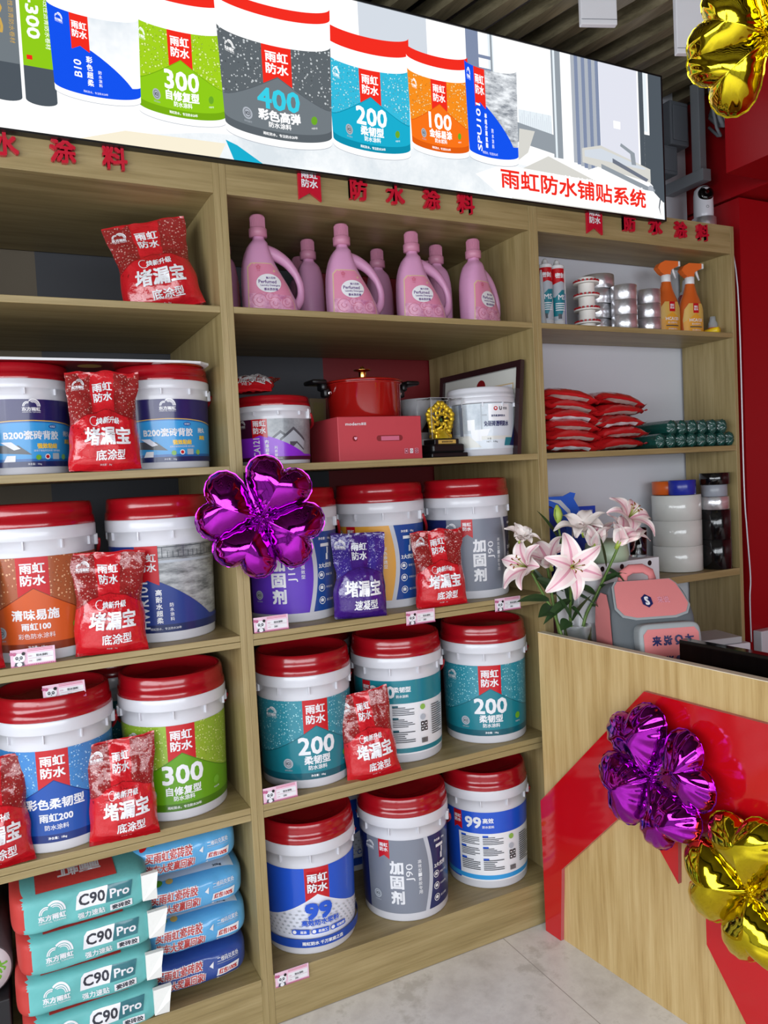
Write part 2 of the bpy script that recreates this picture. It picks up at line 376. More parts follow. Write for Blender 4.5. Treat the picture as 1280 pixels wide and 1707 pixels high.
# ------------------------------------------------------------------ shelving units
def unit(x0, x1, depth, shelves, deck, label, loclab):
    t = thing('shelving_unit', label, 'shelf', (x0, 0, 0), 0, None); W = x1 - x0; th = 0.018
    for a in (0, W - th): g = G(); g.bx(a, a + th, 0, depth, 0, 2.426, WZ, 0.0012); g.build('side_panel', t)
    for z0, z1 in shelves:
        g = G()
        if z1 - z0 > 0.03:
            mz = (z0 + z1) / 2; g.bx(th, W - th, 0.001, depth, mz + 0.0006, z1, WX, 0.0015); g.bx(th, W - th, 0.001, depth, z0, mz - 0.0006, WX, 0.0015)
        else: g.bx(th, W - th, 0.001, depth, z0, z1, WX, 0.0015)
        g.build('shelf', t)
    g = G(); g.bx(th, W - th, 0.001, 0.019, 2.321, 2.426, WX, 0.001); g.build('fascia', t)
    g = G(); g.bx(th, W - th, 0.019, depth, 2.325, 2.343, WX); g.build('top_panel', t)
    if deck:
        g = G(); g.bx(th, W - th, -0.003, depth, 0.126, 0.146, WX, 0.001); g.build('bottom_panel', t)
        g = G(); g.bx(th, W - th, 0.001, 0.019, 0.0, 0.126, WX, 0.001); g.build('kickboard', t)
    return t
S1, S2, S3, S4, DK = 2.021, 1.589, 1.122, 0.638, 0.146
SH = [(2.003, S1), (1.569, S2), (1.088, S3), (0.600, S4)]
unit(-1.06, 0.0, 0.69, SH, True, 'left oak shelving bay with tile adhesive sacks on its lowest shelf', '')
unit(0.0, 1.043, 0.69, SH, True, 'middle oak shelving bay with pink detergent bottles on its top shelf', '')
unit(1.043, 2.0, 0.25, [(2.003, S1), (1.569, S2), (1.084, 1.111), (0.61, 0.63)], False, 'right shallow oak shelving bay with white wall showing behind its shelves', '')
# ------------------------------------------------------------------ raised letters and pennants on the fascia
def letter(ch, x, z, h, label):
    g = G(); v, f = tmesh(ch); x0 = min(p[0] for p in v); x1 = max(p[0] for p in v); y0 = min(p[1] for p in v); y1 = max(p[1] for p in v); k = h / (y1 - y0) * 0.94; b = h * 0.028
    ed = {}
    for t in f:
        for i in range(len(t)): e = (t[i], t[(i + 1) % len(t)]); ed[e] = 1
    bd = [e for e in ed if (e[1], e[0]) not in ed]
    for q, (dx, dz) in enumerate(((-b, -b), (b, -b), (b, b), (-b, b))):
        P = [((p[0] - (x0 + x1) / 2) * k + dx, (p[1] - (y0 + y1) / 2) * k + dz) for p in v]; n = len(P); yf = -0.0115 - 0.0001 * q
        g.add([(a, yf, c) for a, c in P], f, LETR); g.add([(a, yf, c) for a, c in P] + [(a, 0.0, c) for a, c in P], [(e[0], e[1], n + e[1], n + e[0]) for e in bd], LETR)
    o = g.build('sign_letter', None, (x, -0.0005, z)); tag(o, label, 'sign letter', 'raised red letters along the shelf fascia')
for side, L in (('left', (('水', -0.517), ('涂', -0.389), ('料', -0.268))), ('middle', (('防', 0.408), ('水', 0.530), ('涂', 0.654), ('料', 0.778))), ('right', (('防', 1.458), ('水', 1.584), ('涂', 1.709), ('料', 1.822)))):
    nth = {4: ['first', 'second', 'third', 'last'], 3: ['first visible', 'second visible', 'last']}[len(L)]
    for i, (ch, x) in enumerate(L): letter(ch, x, 2.375 if side != 'right' else 2.384, 0.06, '%s red raised letter on the fascia of the %s shelving bay' % (nth[i], side))
def pennant(x, z, label):
    t = thing('pennant_sign', label, 'sign', (x, -0.0005, z), 0, 'red pennant signs on the fascia'); w = 0.034
    P = [(-w, 0.047), (w, 0.047), (w, -0.047), (0, -0.026), (-w, -0.047)]; g = G()
    g.prism(P, lambda a, b: (a, -0.008, b), lambda a, b: (a, 0, b), LETR); g.build('board', t)
    a = Art(); a.logo(0, 0.012, 0.048); a.emit(G_ := G(), lambda u, v, o: (u, -0.008 - o, v), 0, off=0.0006); G_.build('lettering', t)
pennant(0.2564, 2.375, 'red swallowtail pennant sign left of the letters on the middle bay')
pennant(1.30, 2.378, 'red swallowtail pennant sign left of the letters on the right bay')

# ------------------------------------------------------------------ label designs (u across, v up, metres)
L0 = 0.236
def gable(L, top, low): return [(0.14 * math.asin(x / 0.14), (top - (top - low) * abs(x) / 0.136) * L) for x in (.136, .125, .11, .09, .065, .035, 0, -.035, -.065, -.09, -.11, -.125, -.136)]
def d_house(W, bg, house, foot, num, numcol, subs, L=L0, k=1.0, badge=True, line='雨虹防水，专注防水20年'):
    a = Art(); h = W / 2; a.rect(-h, 0, h, L, bg); a.rect(-0.037 * k, 0.5 * L, 0.037 * k, L, 'red')
    rf = gable(L, 0.665, 0.31)
    def roof(d): return [(-h, 0), (h, 0), (h, 0.31 * L + d)] + [(x, v + d) for x, v in rf] + [(-h, 0.31 * L + d)]
    a.poly(roof(0.0025), foot); a.poly(roof(0), house); a.rect(-h, 0, h, 0.085 * L, foot)
    a.logo(0, 0.82 * L, 0.056 * k)
    if num: a.text(num, 0, 0.425 * L, 0.05 * k, numcol, 0.035, w=0.036 * len(num) * k)
    for st, v, hh, b in subs: a.text(st, 0, v * L, hh * k, 'white', b)
    a.text(line, 0, 0.045 * L, 0.008 * k, 'white', 0.02)
    if badge: a.ici(-0.088 * k, 0.21 * L, 0.015 * k); a.circ(0.1 * k, 0.24 * L, 0.011 * k, 'leaf'); a.text('中国环境', 0.1 * k, 0.155 * L, 0.005, 'white')
    if h > 0.16: a.brand(-0.135, 0.83 * L, 0.038)
    return a
def d_hwr(W, left, pic, curve, rot, v1, v2, L=L0, k=1.0, deco=None):
    a = Art(); h = W / 2; a.rect(-h, 0, 0.03 * k, L, left); a.rect(0.03 * k, 0, h, L, pic)
    if deco == 'pool':
        a.rect(0.03, 0.80 * L, h, 0.83 * L, 'lgrey'); a.rect(0.03, 0.975 * L, h, 0.985 * L, 'dgrey'); a.rect(0.03, 0.855 * L, h, 0.862 * L, 'dgrey')
        for i in range(26): x = 0.04 + i * 0.014; a.rect(x, 0.86 * L, x + 0.0018, (0.98 if i % 4 == 0 else 0.93) * L, 'dgrey')
    if deco == 'house':
        for cx, w, z in ((0.06, 0.05, 0.72), (0.10, 0.055, 0.80), (0.11, 0.035, 0.45)):
            w *= k; z *= L; a.poly([(cx - w, z - w * 0.8), (cx, z), (cx + w, z - w * 0.8), (cx + w * 0.8, 0.2 * L), (cx - w * 0.8, 0.2 * L)], 'lgrey'); a.poly([(cx - w, z - w * 0.8), (cx, z), (cx + w, z - w * 0.8), (cx + w, z - w), (cx, z - w * 0.22), (cx - w, z - w)], 'roof')
            a.rect(cx - w * 0.3, z - w * 1.5, cx + w * 0.3, z - w, 'roof')
    cv = [(-h, 0), (h, 0), (h, 0.10 * L)] + [((0.02 + 0.16 * t) * k, (0.6 - 0.46 * t ** 1.25) * L) for t in [1, .85, .7, .55, .4, .25, .1, 0]] + [(-0.03 * k, 0.56 * L), (-h, 0.56 * L)]
    a.poly(cv, curve); a.rect(-h, 0, h, 0.09 * L, 'hwrdk' if curve == 'hwr' else ('b10' if curve == 'b10' else 'plum'))
    a.rect(-0.03 * k, 0.55 * L, 0.03 * k, L, 'red'); a.poly([(-0.032 * k, 0.54 * L), (0.032 * k, 0.54 * L), (0.0, 0.61 * L)], curve)
    a.logo(0.0, 0.81 * L, 0.048 * k)
    a.text(rot, -0.014 * k, 0.32 * L, 0.026 * k, 'white', 0.02, w=(0.021 * len(rot) if len(rot) > 4 else 0.05) * L / L0, rot=90); a.vtext(v1, 0.026 * k, 0.50 * L, min(0.0205 * k, 0.36 * L / len(v1)), 'white', 0.03); a.vtext(v2, 0.058 * k, 0.34 * L, 0.0115 * k, 'white', 0.01)
    a.text('雨虹防水，专注防水20年', 0.04 * k, 0.045 * L, 0.007 * k, 'white'); a.brand(-0.075 * k, 0.86 * L, 0.036 * k)
    return a
def d_j(W, main, left, right, num, vert, L=L0):
    a = Art(); h = W / 2; a.rect(-h, 0, h, L, main); a.rect(-h, 0, -0.105, L, left)
    def cur(o): return [(0.088 + o + 0.018 * sin(pi * t), L * t) for t in [i / 12 for i in range(13)]]
    a.poly(cur(0) + [(h, L), (h, 0)], 'silver'); a.poly(cur(0.014) + [(h, L), (h, 0)], right)
    a.poly([(-0.056, 0.74 * L), (-0.038, 0.79 * L), (-0.02, 0.74 * L), (-0.02, L), (-0.056, L)], 'red'); a.logo(-0.038, 0.90 * L, 0.027)
    a.vtext('加固剂', 0.0, 0.72 * L, 0.043, 'white', 0.045, 1.12); a.text(num, 0.043, 0.56 * L, 0.028, 'white', 0.0, w=0.019 * len(num), rot=90)
    a.vtext(vert, 0.073, 0.72 * L, 0.0125, 'white', 0.01); a.ici(-0.068, 0.24 * L, 0.014); a.brand(-0.09, 0.87 * L, 0.034)
    x = 0.15; a.text('净含量：18kg', x, 0.91 * L, 0.009, 'white', 0.02); a.rect(x - 0.018, 0.81 * L, x + 0.016, 0.85 * L, 'white'); a.rect(x + 0.006, 0.72 * L, x + 0.012, 0.80 * L, 'white'); a.rect(x + 0.002, 0.64 * L, x + 0.010, 0.72 * L, 'white')
    a.text('3大优势', x, 0.57 * L, 0.014, 'white', 0.03)
    for i in range(3):
        v = (0.45 - 0.16 * i) * L; a.arc(x - 0.018, v, 0.0095, 0.0115, 0, 360, 'white', 20); a.rect(x - 0.024, v - 0.004, x - 0.013, v + 0.002, 'white'); a.poly([(x - 0.026, v + 0.002), (x - 0.0185, v + 0.007), (x - 0.011, v + 0.002)], 'white'); a.text(('附着力强', '环保净味', '施工简便')[i], x + 0.014, v, 0.007, 'white')
    return a
def d_99(W, L=L0):
    a = Art(); h = W / 2; a.rect(-h, 0, h, L, 'b99'); a.rect(-0.036, 0.5 * L, 0.036, L, 'red')
    rf = gable(L, 0.645, 0.32)
    def roof(d): return [(-h, 0), (h, 0), (h, 0.32 * L + d)] + [(x, v + d) for x, v in rf] + [(-h, 0.32 * L + d)]
    a.poly(roof(0.003), 'white'); a.poly(roof(0), 'lav')
    for j in range(7):
        for i in range(-14, 15):
            x = i * 0.018 + (j % 2) * 0.009; v = (0.15 + 0.052 * j) * L; top = 0.60 - abs(x) * 1.6
            if v / L < top - 0.03 and abs(x) < h: a.poly([(x - 0.0035, v), (x + 0.0035, v), (x + 0.002, v + 0.004), (x - 0.0045, v + 0.004)], 'lgrey')
    a.rect(-h, 0, h, 0.11 * L, 'b99d'); a.logo(0, 0.82 * L, 0.055); a.text('99', 0, 0.46 * L, 0.046, 'b99', 0.06, w=0.072); a.text('高效防水浆料', 0.005, 0.315 * L, 0.017, 'b99', 0.03)
    for i, st in enumerate(('易涂', '易施工', '可贴砖')): x = -0.05 + 0.055 * i; a.rect(x - 0.021, 0.17 * L, x + 0.021, 0.235 * L, 'b99'); a.circ(x - 0.021, 0.2025 * L, 0.0082, 'b99'); a.circ(x - 0.021, 0.2025 * L, 0.0055, 'white'); a.text(st, x + 0.004, 0.2025 * L, 0.0085, 'white', 0.03)
    a.text('雨虹防水 千万家庭之选', 0.01, 0.055 * L, 0.011, 'white', 0.03); return a
def d_back(W, col, num, s1, s2, stripe, L=L0):
    a = Art(); h = W / 2; a.rect(-h, 0, h, L, 'white'); a.rect(-h, 0.69 * L, h, L, col); a.rect(-h, 0, -0.10, L, col); a.rect(-h, 0.02 * L, h, 0.085 * L, stripe)
    a.poly([(-0.118, 0.72 * L), (-0.105, 0.76 * L), (-0.085, 0.72 * L), (-0.085, 0.99 * L), (-0.118, 0.99 * L)], 'red'); a.logo(-0.1015, 0.875 * L, 0.026)
    a.text(num, -0.045, 0.85 * L, 0.036, 'white', 0.04, w=0.026 * len(num)); a.text(s1, 0.018 if len(num) > 2 else 0.005, 0.88 * L, 0.017, 'white', 0.03); a.text(s2, 0.018 if len(num) > 2 else 0.005, 0.79 * L, 0.009, 'white', 0.02)
    for i, (y0, y1, n) in enumerate(((0.52, 0.64, 5), (0.36, 0.48, 5), (0.15, 0.31, 6))):
        for q, x in enumerate((-0.09, -0.015)):
            a.rect(x, y1 * L, x + 0.018, (y1 + 0.025) * L, 'b99' if num == '99' else 'dteal'); a.lines(x, y0 * L, x + (0.065 if q == 0 else 0.07), y1 * L, n, 'dgrey', i * 7 + q)
    a.circ(0.082, 0.62 * L, 0.009, 'gl'); a.circ(0.082, 0.48 * L, 0.0095, 'lgrey'); 
    for i in range(4): x = 0.074 + (i % 2) * 0.013; v = (0.36 - 0.07 * (i // 2)) * L; a.rect(x, v, x + 0.011, v + 0.014, 'black'); a.circ(x + 0.0055, v + 0.007, 0.003, 'white', 10)
    for i in range(14): x = 0.075 + i * 0.0016; a.rect(x, 0.13 * L, x + (0.0009 if i % 3 else 0.0012), 0.2 * L, 'black')
    a.lines(0.115, 0.2 * L, 0.17, 0.62 * L, 14, 'dgrey', 3); return a
def d_b200(W, L):
    a = Art(); h = W / 2; a.rect(-h, 0, h, L, 'b200'); a.poly([(-h, 0.12 * L)] + [(h, 0.12 * L), (h, 0.6 * L)] + [(x, (0.66 - 3.2 * x * x) * L) for x in [.16, .1, .05, 0, -.05, -.1, -.16]] + [(-h, 0.6 * L)], 'sky')
    a.poly([(h, L), (-h, L), (-h, 0.62 * L)] + [(x, (0.68 - 3.2 * x * x) * L) for x in [-.16, -.1, -.05, 0, .05, .1, .16]] + [(h, 0.62 * L)], 'gold')
    a.poly([(h, L), (-h, L), (-h, 0.635 * L)] + [(x, (0.695 - 3.2 * x * x) * L) for x in [-.16, -.1, -.05, 0, .05, .1, .16]] + [(h, 0.635 * L)], 'navy2')
    a.brand(0.0, 0.87 * L, 0.042); a.text('B200瓷砖背胶', 0, 0.47 * L, 0.021, 'white', 0.03, w=0.132); a.text('强效粘结', 0.035, 0.31 * L, 0.0125, 'yellow', 0.04); a.text('适用于玻化砖石材等 瓷砖铺贴', 0.035, 0.24 * L, 0.005, 'white')
    a.poly([(-0.1, 0.22 * L), (-0.005, 0.18 * L), (-0.035, 0.32 * L), (-0.11, 0.33 * L)], 'dgrey'); a.poly([(-0.075, 0.37 * L), (-0.05, 0.37 * L), (-0.03, 0.27 * L), (-0.045, 0.25 * L)], 'lav'); a.poly([(-0.075, 0.02 * L), (-0.045, 0.02 * L), (-0.042, 0.17 * L), (-0.062, 0.17 * L)], 'white')
    a.arc(0.05, 0.60 * L, 0.0, 0.011, 0, 360, 'b200', 18, 0.5); a.text('增强型', 0.05, 0.6 * L, 0.005, 'white'); a.circ(0.01, 0.14 * L, 0.0065, 'leaf'); a.circ(0.033, 0.15 * L, 0.007, 'white'); a.circ(0.033, 0.15 * L, 0.0045, 'red'); a.rect(0.047, 0.11 * L, 0.066, 0.2 * L, 'lgrey'); a.circ(0.082, 0.145 * L, 0.007, 'gl')
    a.rect(-h, 0, h, 0.08 * L, 'navy'); a.text('净含量：10kg', 0.0, 0.04 * L, 0.006, 'white'); a.text('持久', 0.098, 0.5 * L, 0.013, 'white', .04); a.text('高粘', 0.1, 0.38 * L, 0.011, 'yellow', .04); return a
def d_bath(W, L):
    a = Art(); h = W / 2; a.rect(-h, 0, h, L, 'lg2'); a.rect(-h, 0.35 * L, 0.02, L, 'ph_bath'); a.rect(-0.1, 0.3 * L, -0.085, L, 'grey'); a.rect(-0.02, 0.3 * L, -0.016, 0.98 * L, 'steel'); a.rect(-0.02, 0.72 * L, 0.0, 0.76 * L, 'steel')
    a.rect(-0.065, 0.42 * L, -0.04, 0.65 * L, 'white'); a.poly([(-0.055, 0.42 * L), (0.01, 0.44 * L), (0.0, 0.3 * L), (-0.02, 0.18 * L), (-0.05, 0.18 * L)], 'white'); a.poly([(-h, 0.04 * L), (-0.02, 0.04 * L), (-0.06, 0.3 * L), (-h, 0.3 * L)], 'offw')
    a.rect(0.005, 0.62 * L, 0.085, 0.98 * L, 'white'); a.circ(0.03, 0.88 * L, 0.007, 'red'); a.circ(0.03, 0.885 * L, 0.0035, 'white'); a.text('U', 0.048, 0.88 * L, 0.011, 'black', 0.06); a.text('优选', 0.066, 0.88 * L, 0.008, 'dgrey', 0.03)
    a.text('高性能透明防水', 0.04, 0.72 * L, 0.007, 'navy', 0.03); a.text('免砸砖透明防水', 0.035, 0.55 * L, 0.017, 'navy', 0.03, w=0.09); a.rect(-0.02, 0.2 * L, 0.12, 0.28 * L, 'offw'); a.text('净重', 0.005, 0.22 * L, 0.007, 'dgrey'); a.text('NET：5.0kg', 0.015, 0.15 * L, 0.007, 'dgrey')
    a.poly([(0.06, 0.06 * L), (0.105, 0.06 * L), (0.105, 0.24 * L), (0.066, 0.24 * L)], 'teal'); a.poly([(0.085, 0.06 * L), (0.13, 0.06 * L), (0.13, 0.6 * L)], 'navy'); return a
def d_ca(W, L): return d_hwr(W, 'plum', 'ph_house', 'pur', 'CA121', '内墙超柔', '丙烯酸防水涂料', L, 0.78, 'house')

# ------------------------------------------------------------------ light box above the shelves
SY = -0.022; KS = (SY - CAM.y) / (-0.08 - CAM.y); SX0, SX1, SZ0, SZ1 = -1.3, 1.5525, 2.380, 2.866
def sg_(x, z, o=0): return (CAM.x + (x - CAM.x) * KS, SY - o, CAM.z + (z - CAM.z) * KS)
t = thing('light_box_sign', 'long backlit advertising sign with pictured buckets above the shelves', 'sign', (0, 0, 0))
g = G()
(xa, _, za), (xb, _, zb) = sg_(SX0, SZ0), sg_(SX1, SZ1); g.bx(xa - 0.005, xb + 0.005, SY + 0.001, -0.003, za - 0.005, zb + 0.005, DARK)
(xa, _, za), (xb, _, zb) = sg_(SX0, SZ0), sg_(SX1, SZ1)
for z in (za - 0.005, zb): g.bx(xa - 0.005, xb + 0.005, SY - 0.004, SY + 0.001, z, z + 0.005, DARK)
for x in (xa - 0.005, xb): g.bx(x, x + 0.005, SY - 0.004, SY + 0.001, za, zb, DARK)
g.build('housing', t)
a = Art(); a.rect(SX0, SZ0, SX1, SZ1, 'white')
a.poly([(-0.30, SZ0), (SX1, SZ0), (SX1, 2.46), (0.75, 2.50), (-0.05, 2.44), (-0.28, 2.40)], 'tile'); a.poly([(-0.36, SZ0), (-0.02, SZ0), (0.0, 2.42), (-0.25, 2.415)], 'cream')
a.poly([(0.02, SZ0), (0.10, SZ0), (0.03, 2.42), (0.0, 2.43)], 'teal'); a.rect(0.40, 2.70, 0.62, SZ1, 'lg2')
a.rect(0.755, 2.72, 0.80, SZ1, 'curt'); a.rect(0.835, 2.55, 0.855, SZ1, 'glassb'); a.rect(0.80, 2.79, 0.85, 2.80, 'curt'); a.rect(0.80, 2.755, 0.85, 2.762, 'curt'); a.rect(0.843, 2.55, 0.85, SZ1, 'steel')
a.rect(0.94, 2.60, 1.07, 2.66, 'glassb')
for i in range(16): a.rect(0.945 + i * 0.008, 2.60, 0.947 + i * 0.008, 2.64 + 0.01 * ((i * 7) % 3), 'lg2')
a.poly([(0.925, 2.56), (1.08, 2.54), (1.08, 2.60), (0.925, 2.62)], 'steel'); a.rect(1.075, 2.53, 1.112, SZ1, 'steel'); a.rect(1.082, 2.53, 1.09, SZ1, 'glassb'); a.rect(1.112, 2.53, 1.155, SZ1, 'white')
for i in range(8): a.rect(1.155 + i * 0.0145, 2.525 - 0.004 * i, 1.155 + i * 0.0145 + 0.0145, SZ1, 'curt' if i % 2 else 'lgrey')
a.rect(1.272, 2.46, 1.44, SZ1, 'lav'); a.rect(1.33, 2.66, 1.36, 2.685, 'white'); a.rect(1.44, 2.46, SX1, SZ1, 'white'); a.rect(1.447, 2.55, 1.468, SZ1, 'dkwin'); a.rect(1.492, 2.44, SX1, SZ1, 'dkwin'); a.rect(1.468, 2.44, 1.492, 2.66, 'dkwin'); a.rect(1.468, 2.67, 1.484, SZ1, 'glassb')
a.poly([(1.19, 2.50), (1.30, 2.54), (1.46, 2.52), (1.50, 2.49), (1.505, 2.44), (1.19, 2.44)], 'white'); a.poly([(1.19, 2.575), (1.27, 2.595), (1.49, 2.545), (1.49, 2.50), (1.19, 2.53)], 'offw'); a.poly([(1.20, 2.57), (1.27, 2.585), (1.47, 2.545), (1.46, 2.54), (1.20, 2.55)], 'lg2')
a.poly([(1.36, 2.615), (1.42, 2.59), (1.425, 2.55), (1.405, 2.55), (1.40, 2.585), (1.355, 2.605)], 'steel'); a.poly([(1.27, 2.535), (1.46, 2.49), (1.51, 2.478), (1.505, 2.465), (1.45, 2.475), (1.27, 2.52)], 'steel'); a.poly([(1.32, 2.56), (1.48, 2.51), (1.47, 2.50), (1.32, 2.545)], 'grey'); a.circ(1.49, 2.478, 0.013, 'lgrey')
a.poly([(0.94, 2.60), (1.0, 2.60), (0.97, 2.53), (0.93, 2.50)], 'offw'); a.poly([(0.93, 2.47), (1.05, 2.53), (1.30, 2.46), (1.49, 2.45), (1.50, SZ0), (0.90, SZ0)], 'offw')
a.poly([(0.77, 2.44), (0.87, 2.48), (1.50, 2.472), (1.545, 2.44), (1.545, SZ0 + 0.004), (0.86, SZ0 + 0.004)], 'white')
a.text('雨虹防水铺贴系统', 1.163, 2.440, 0.062, 'white', 0.13, w=0.60); a.text('雨虹防水铺贴系统', 1.163, 2.440, 0.058, 'red', 0.025, w=0.60)
a.poly([(1.522, 2.47), (1.53, 2.45), (1.523, 2.42), (1.535, 2.388), (1.528, 2.42), (1.536, 2.45)], 'dkwin')
# rolled membranes at the left end
for x0, x1, top, c, tx in ((-0.40 - 0.068, -0.40, 2.72, 'green', 'Z-300'), (-0.545, -0.475, 2.72, 'dgrey', '400C')):
    a.rect(x0, 2.455, x1, SZ1, 'dkwin'); a.circ((x0 + x1) / 2, 2.455, (x1 - x0) / 2, 'dkwin', 28, 0.012); a.rect(x0, 2.53, x1, SZ1, c if c == 'green' else 'greyh'); a.text(tx, x0 + 0.026, 2.66, 0.026, 'white' if c == 'green' else 'gold', 0.04, w=0.13, rot=-90); a.text('弹性体改性沥青防水卷材', x1 - 0.012, 2.65, 0.011, 'white' if c == 'green' else 'gold', 0, w=0.15, rot=-90); a.rect(x0 + 0.008, 2.545, x0 + 0.02, 2.555, 'red')
g = G(); a.emit(g, sg_, 0, off=0.0, dz=0.00004, mm=ME); nl = len(a.it)
def signbucket(d, x0, x1, z0, z1, L, white, red, lay, sh=0.0):
    xc, r = (x0 + x1) / 2, (x1 - x0) / 2; sg = 0.022 * r / 0.11
    def mp(u, v, o): th = max(-pi / 2, min(pi / 2, u / 0.14)); return sg_(xc + r * sin(th) * (1 + 0.06 * v / L), z0 + (z1 - z0) * v / L - sg * cos(th) + sg, o)
    b = Art(); W = 0.14 * pi; b.rect(-W / 2, -0.075 * L, W / 2, 0, 'white')
    if white: b.rect(-W / 2, L, W / 2, L * (1 + white), 'white')
    if red: b.rect(-W / 2, L * (1 + white), W / 2, L * (1 + white + red), 'red')
    # thin grey outline so the white bucket reads against the white backdrop
    b.rect(-W / 2, -0.082 * L, W / 2, -0.075 * L, 'lgrey')
    b.it += [([(p[0] + sh, p[1]) for p in v], f, m, q) for v, f, m, q in d.it]; b.emit(g, mp, 0.012, None, 0.0, 0.00004, ME, lay); return lay + len(b.it)
Ws = 0.14 * pi - 0.002
nl = signbucket(d_house(Ws, 'd_green', 'green', 'dgreen', '300', 'white', [('自修复型', 0.245, 0.026, 0.04), ('防水涂料', 0.15, 0.014, 0.02)]), -0.214, 0.004, 2.466, 2.678, L0, 0.33, 0.18, nl)
nl = signbucket(d_house(Ws, 'd_teal', 'teal', 'dteal', '200', 'white', [('柔韧型', 0.245, 0.026, 0.04), ('防水涂料', 0.15, 0.014, 0.02)]), 0.303, 0.545, 2.455, 2.68, L0, 0.2, 0.2, nl)
nl = signbucket(d_house(Ws, 'd_grey', 'greyh', 'dgreyh', '400', 'cyan', [('彩色高弹', 0.245, 0.026, 0.04), ('防水涂料', 0.15, 0.014, 0.02)]), 0.0, 0.298, 2.447, 2.69, L0, 0.30, 0.12, nl)
nl = signbucket(d_house(Ws, 'd_orange', 'orange', 'dorange', '100', 'white', [('金标易涂', 0.245, 0.026, 0.04), ('防水浆料', 0.15, 0.014, 0.02)]), 0.55, 0.745, 2.484, 2.69, L0, 0.18, 0.15, nl)
nl = signbucket(d_hwr(0.62, 'b10', 'ph_pool', 'b10', 'SPU101', '单组分聚氨酯', '防水涂料', L0, 1.1), 0.745, 0.925, 2.49, 2.75, L0, 0.0, 0.0, nl, -0.07)
nl = signbucket(d_hwr(0.62, 'b10', 'ph_bath', 'b10', 'B10', '彩色超柔', '防水涂料', L0, 1.0), -0.405, -0.21, 2.478, 2.662, L0, 0.35, 0.2, nl, -0.05)
g.build('printed_screen', t)
# ------------------------------------------------------------------ paint buckets
def bucket_parts(t, R, H, art, Ll, lidmat=PLR, label_v0=0.067, strap=PLRH, wmat=PLW, neck=0.69):
    rb, rt = 0.915 * R, 0.958 * R; zt = neck * H
    g = G(); g.lathe([(0.0, 0.004), (rb * 0.94, 0.004), (rb * 0.955, 0.0), (rb * 0.985, 0.0), (rb, 0.004), (rt, zt), (rt, 0.765 * H), (R * 0.995, 0.768 * H), (R, 0.775 * H), (R, 0.845 * H), (R * 0.985, 0.855 * H), (0.0, 0.855 * H)], wmat)
    for k in range(10): a = 2 * pi * k / 10 + 0.2; X = Matrix.Rotation(a, 4, 'Z'); g.box((rt + 0.002, 0, 0.74 * H), (0.008, 0.0035, 0.055 * H), wmat, 0, X)
    g.build('body', t)
    if lidmat:
        g = G(); z0 = 0.852 * H; g.lathe([(R * 0.992, z0), (R * 0.995, z0 + 0.004), (R * 0.985, z0 + 0.05 * H), (R * 0.965, z0 + 0.055 * H), (R * 0.965, z0 + 0.09 * H), (R * 0.95, 0.985 * H), (R * 0.925, H), (R * 0.885, H), (R * 0.865, 0.988 * H), (R * 0.855, 0.955 * H), (R * 0.4, 0.95 * H), (0.0, 0.95 * H)], lidmat)
        g.build('lid', t)
    if strap:
        g = G()
        for s in (-1, 1): g.box((s * (R * 0.985), 0, 0.735 * H), (0.012, 0.02, 0.03), wmat, 0.003)
        n = 26; pts = []
        for i in range(n + 1): a = pi * i / n; pts.append((R * 1.035 * cos(a), R * 1.035 * sin(a) * 0.98, 0.735 * H - 0.1 * abs(sin(a)) ** 0.8 * (H / 0.39)))
        g.tube(pts, 0.005, strap, 6); g.build('handle', t)
    g = G(); v0 = label_v0 * H
    rr = lambda v: rb + (rt - rb) * min(1, (v0 + v) / zt)
    def mp(u, v, o): q = rr(v) + o; th = u / (rb * 1.02); return (q * sin(th), -q * cos(th), v0 + v)
    art.emit(g, mp, 0.007, None, 0.0008, 0.00006); g.build('label', t)
def face_rz(px, x, y, z, r):
    best = (1e9, 0)
    for i in range(-90, 91):
        a = R2(i); p = Vector((x + r * sin(a), y - r * cos(a), z)) - CAM; n = Vector((sin(a), -cos(a), 0))
        if n.dot(p) > 0: continue
        u = 640 + FPX * p.dot(RX) / p.dot(RF); e = abs(u - px)
        if e < best[0]: best = (e, a)
    return best[1]
GB = 'paint buckets on the shelves'
def bucket(x, y, z, px, art, label, R=0.149, H=0.393, Ll=L0, nm='paint_bucket', **k):
    t = thing(nm, label, 'bucket', (x, y, z + 0.0005), face_rz(px, x, y, z + 0.4 * H, R * 0.94), GB); bucket_parts(t, R, H, art, Ll, **k); return t
WF = 0.80
s200 = [('柔韧型', 0.245, 0.0245, 0.035), ('防水涂料', 0.15, 0.0135, 0.02)]
b200 = bucket(0.214, 0.163, S4, 527, d_house(WF, 'd_teal', 'teal', 'dteal', '200', 'white', s200, line='净含量：18kg'), 'teal labelled bucket with red lid beside the divider, left of a red pouch')
r = face_rz(818, 0.877, 0.160, S4 + 0.16, 0.14); dup(b200, (0.877, 0.160, S4 + 0.0005), r, 'teal labelled bucket with red lid at the counter end of its shelf')
bucket(0.548, 0.178, S4, 662, d_back(WF, 'teal', '200', '柔韧型', '防水涂料', 'teal'), 'bucket turned to its white instruction text under a teal header, behind a red pouch')
bucket(-0.181, 0.165, S4, 303.6, d_house(WF, 'd_green', 'green', 'dgreen', '300', 'white', [('自修复型', 0.235, 0.023, 0.03), ('防水涂料', 0.15, 0.0135, 0.02)]), 'green labelled bucket with red lid in the left bay')
bucket(-0.494, 0.155, S4, 90, d_house(WF, 'd_blue', 'bluehouse', 'bluefoot', None, 'white', [('彩色柔韧型', 0.42, 0.026, 0.03), ('雨虹200', 0.27, 0.021, 0.03), ('防水涂料', 0.165, 0.0135, 0.01)], line='净含量：18kg'), 'blue droplet-patterned bucket with a price card on its red lid')
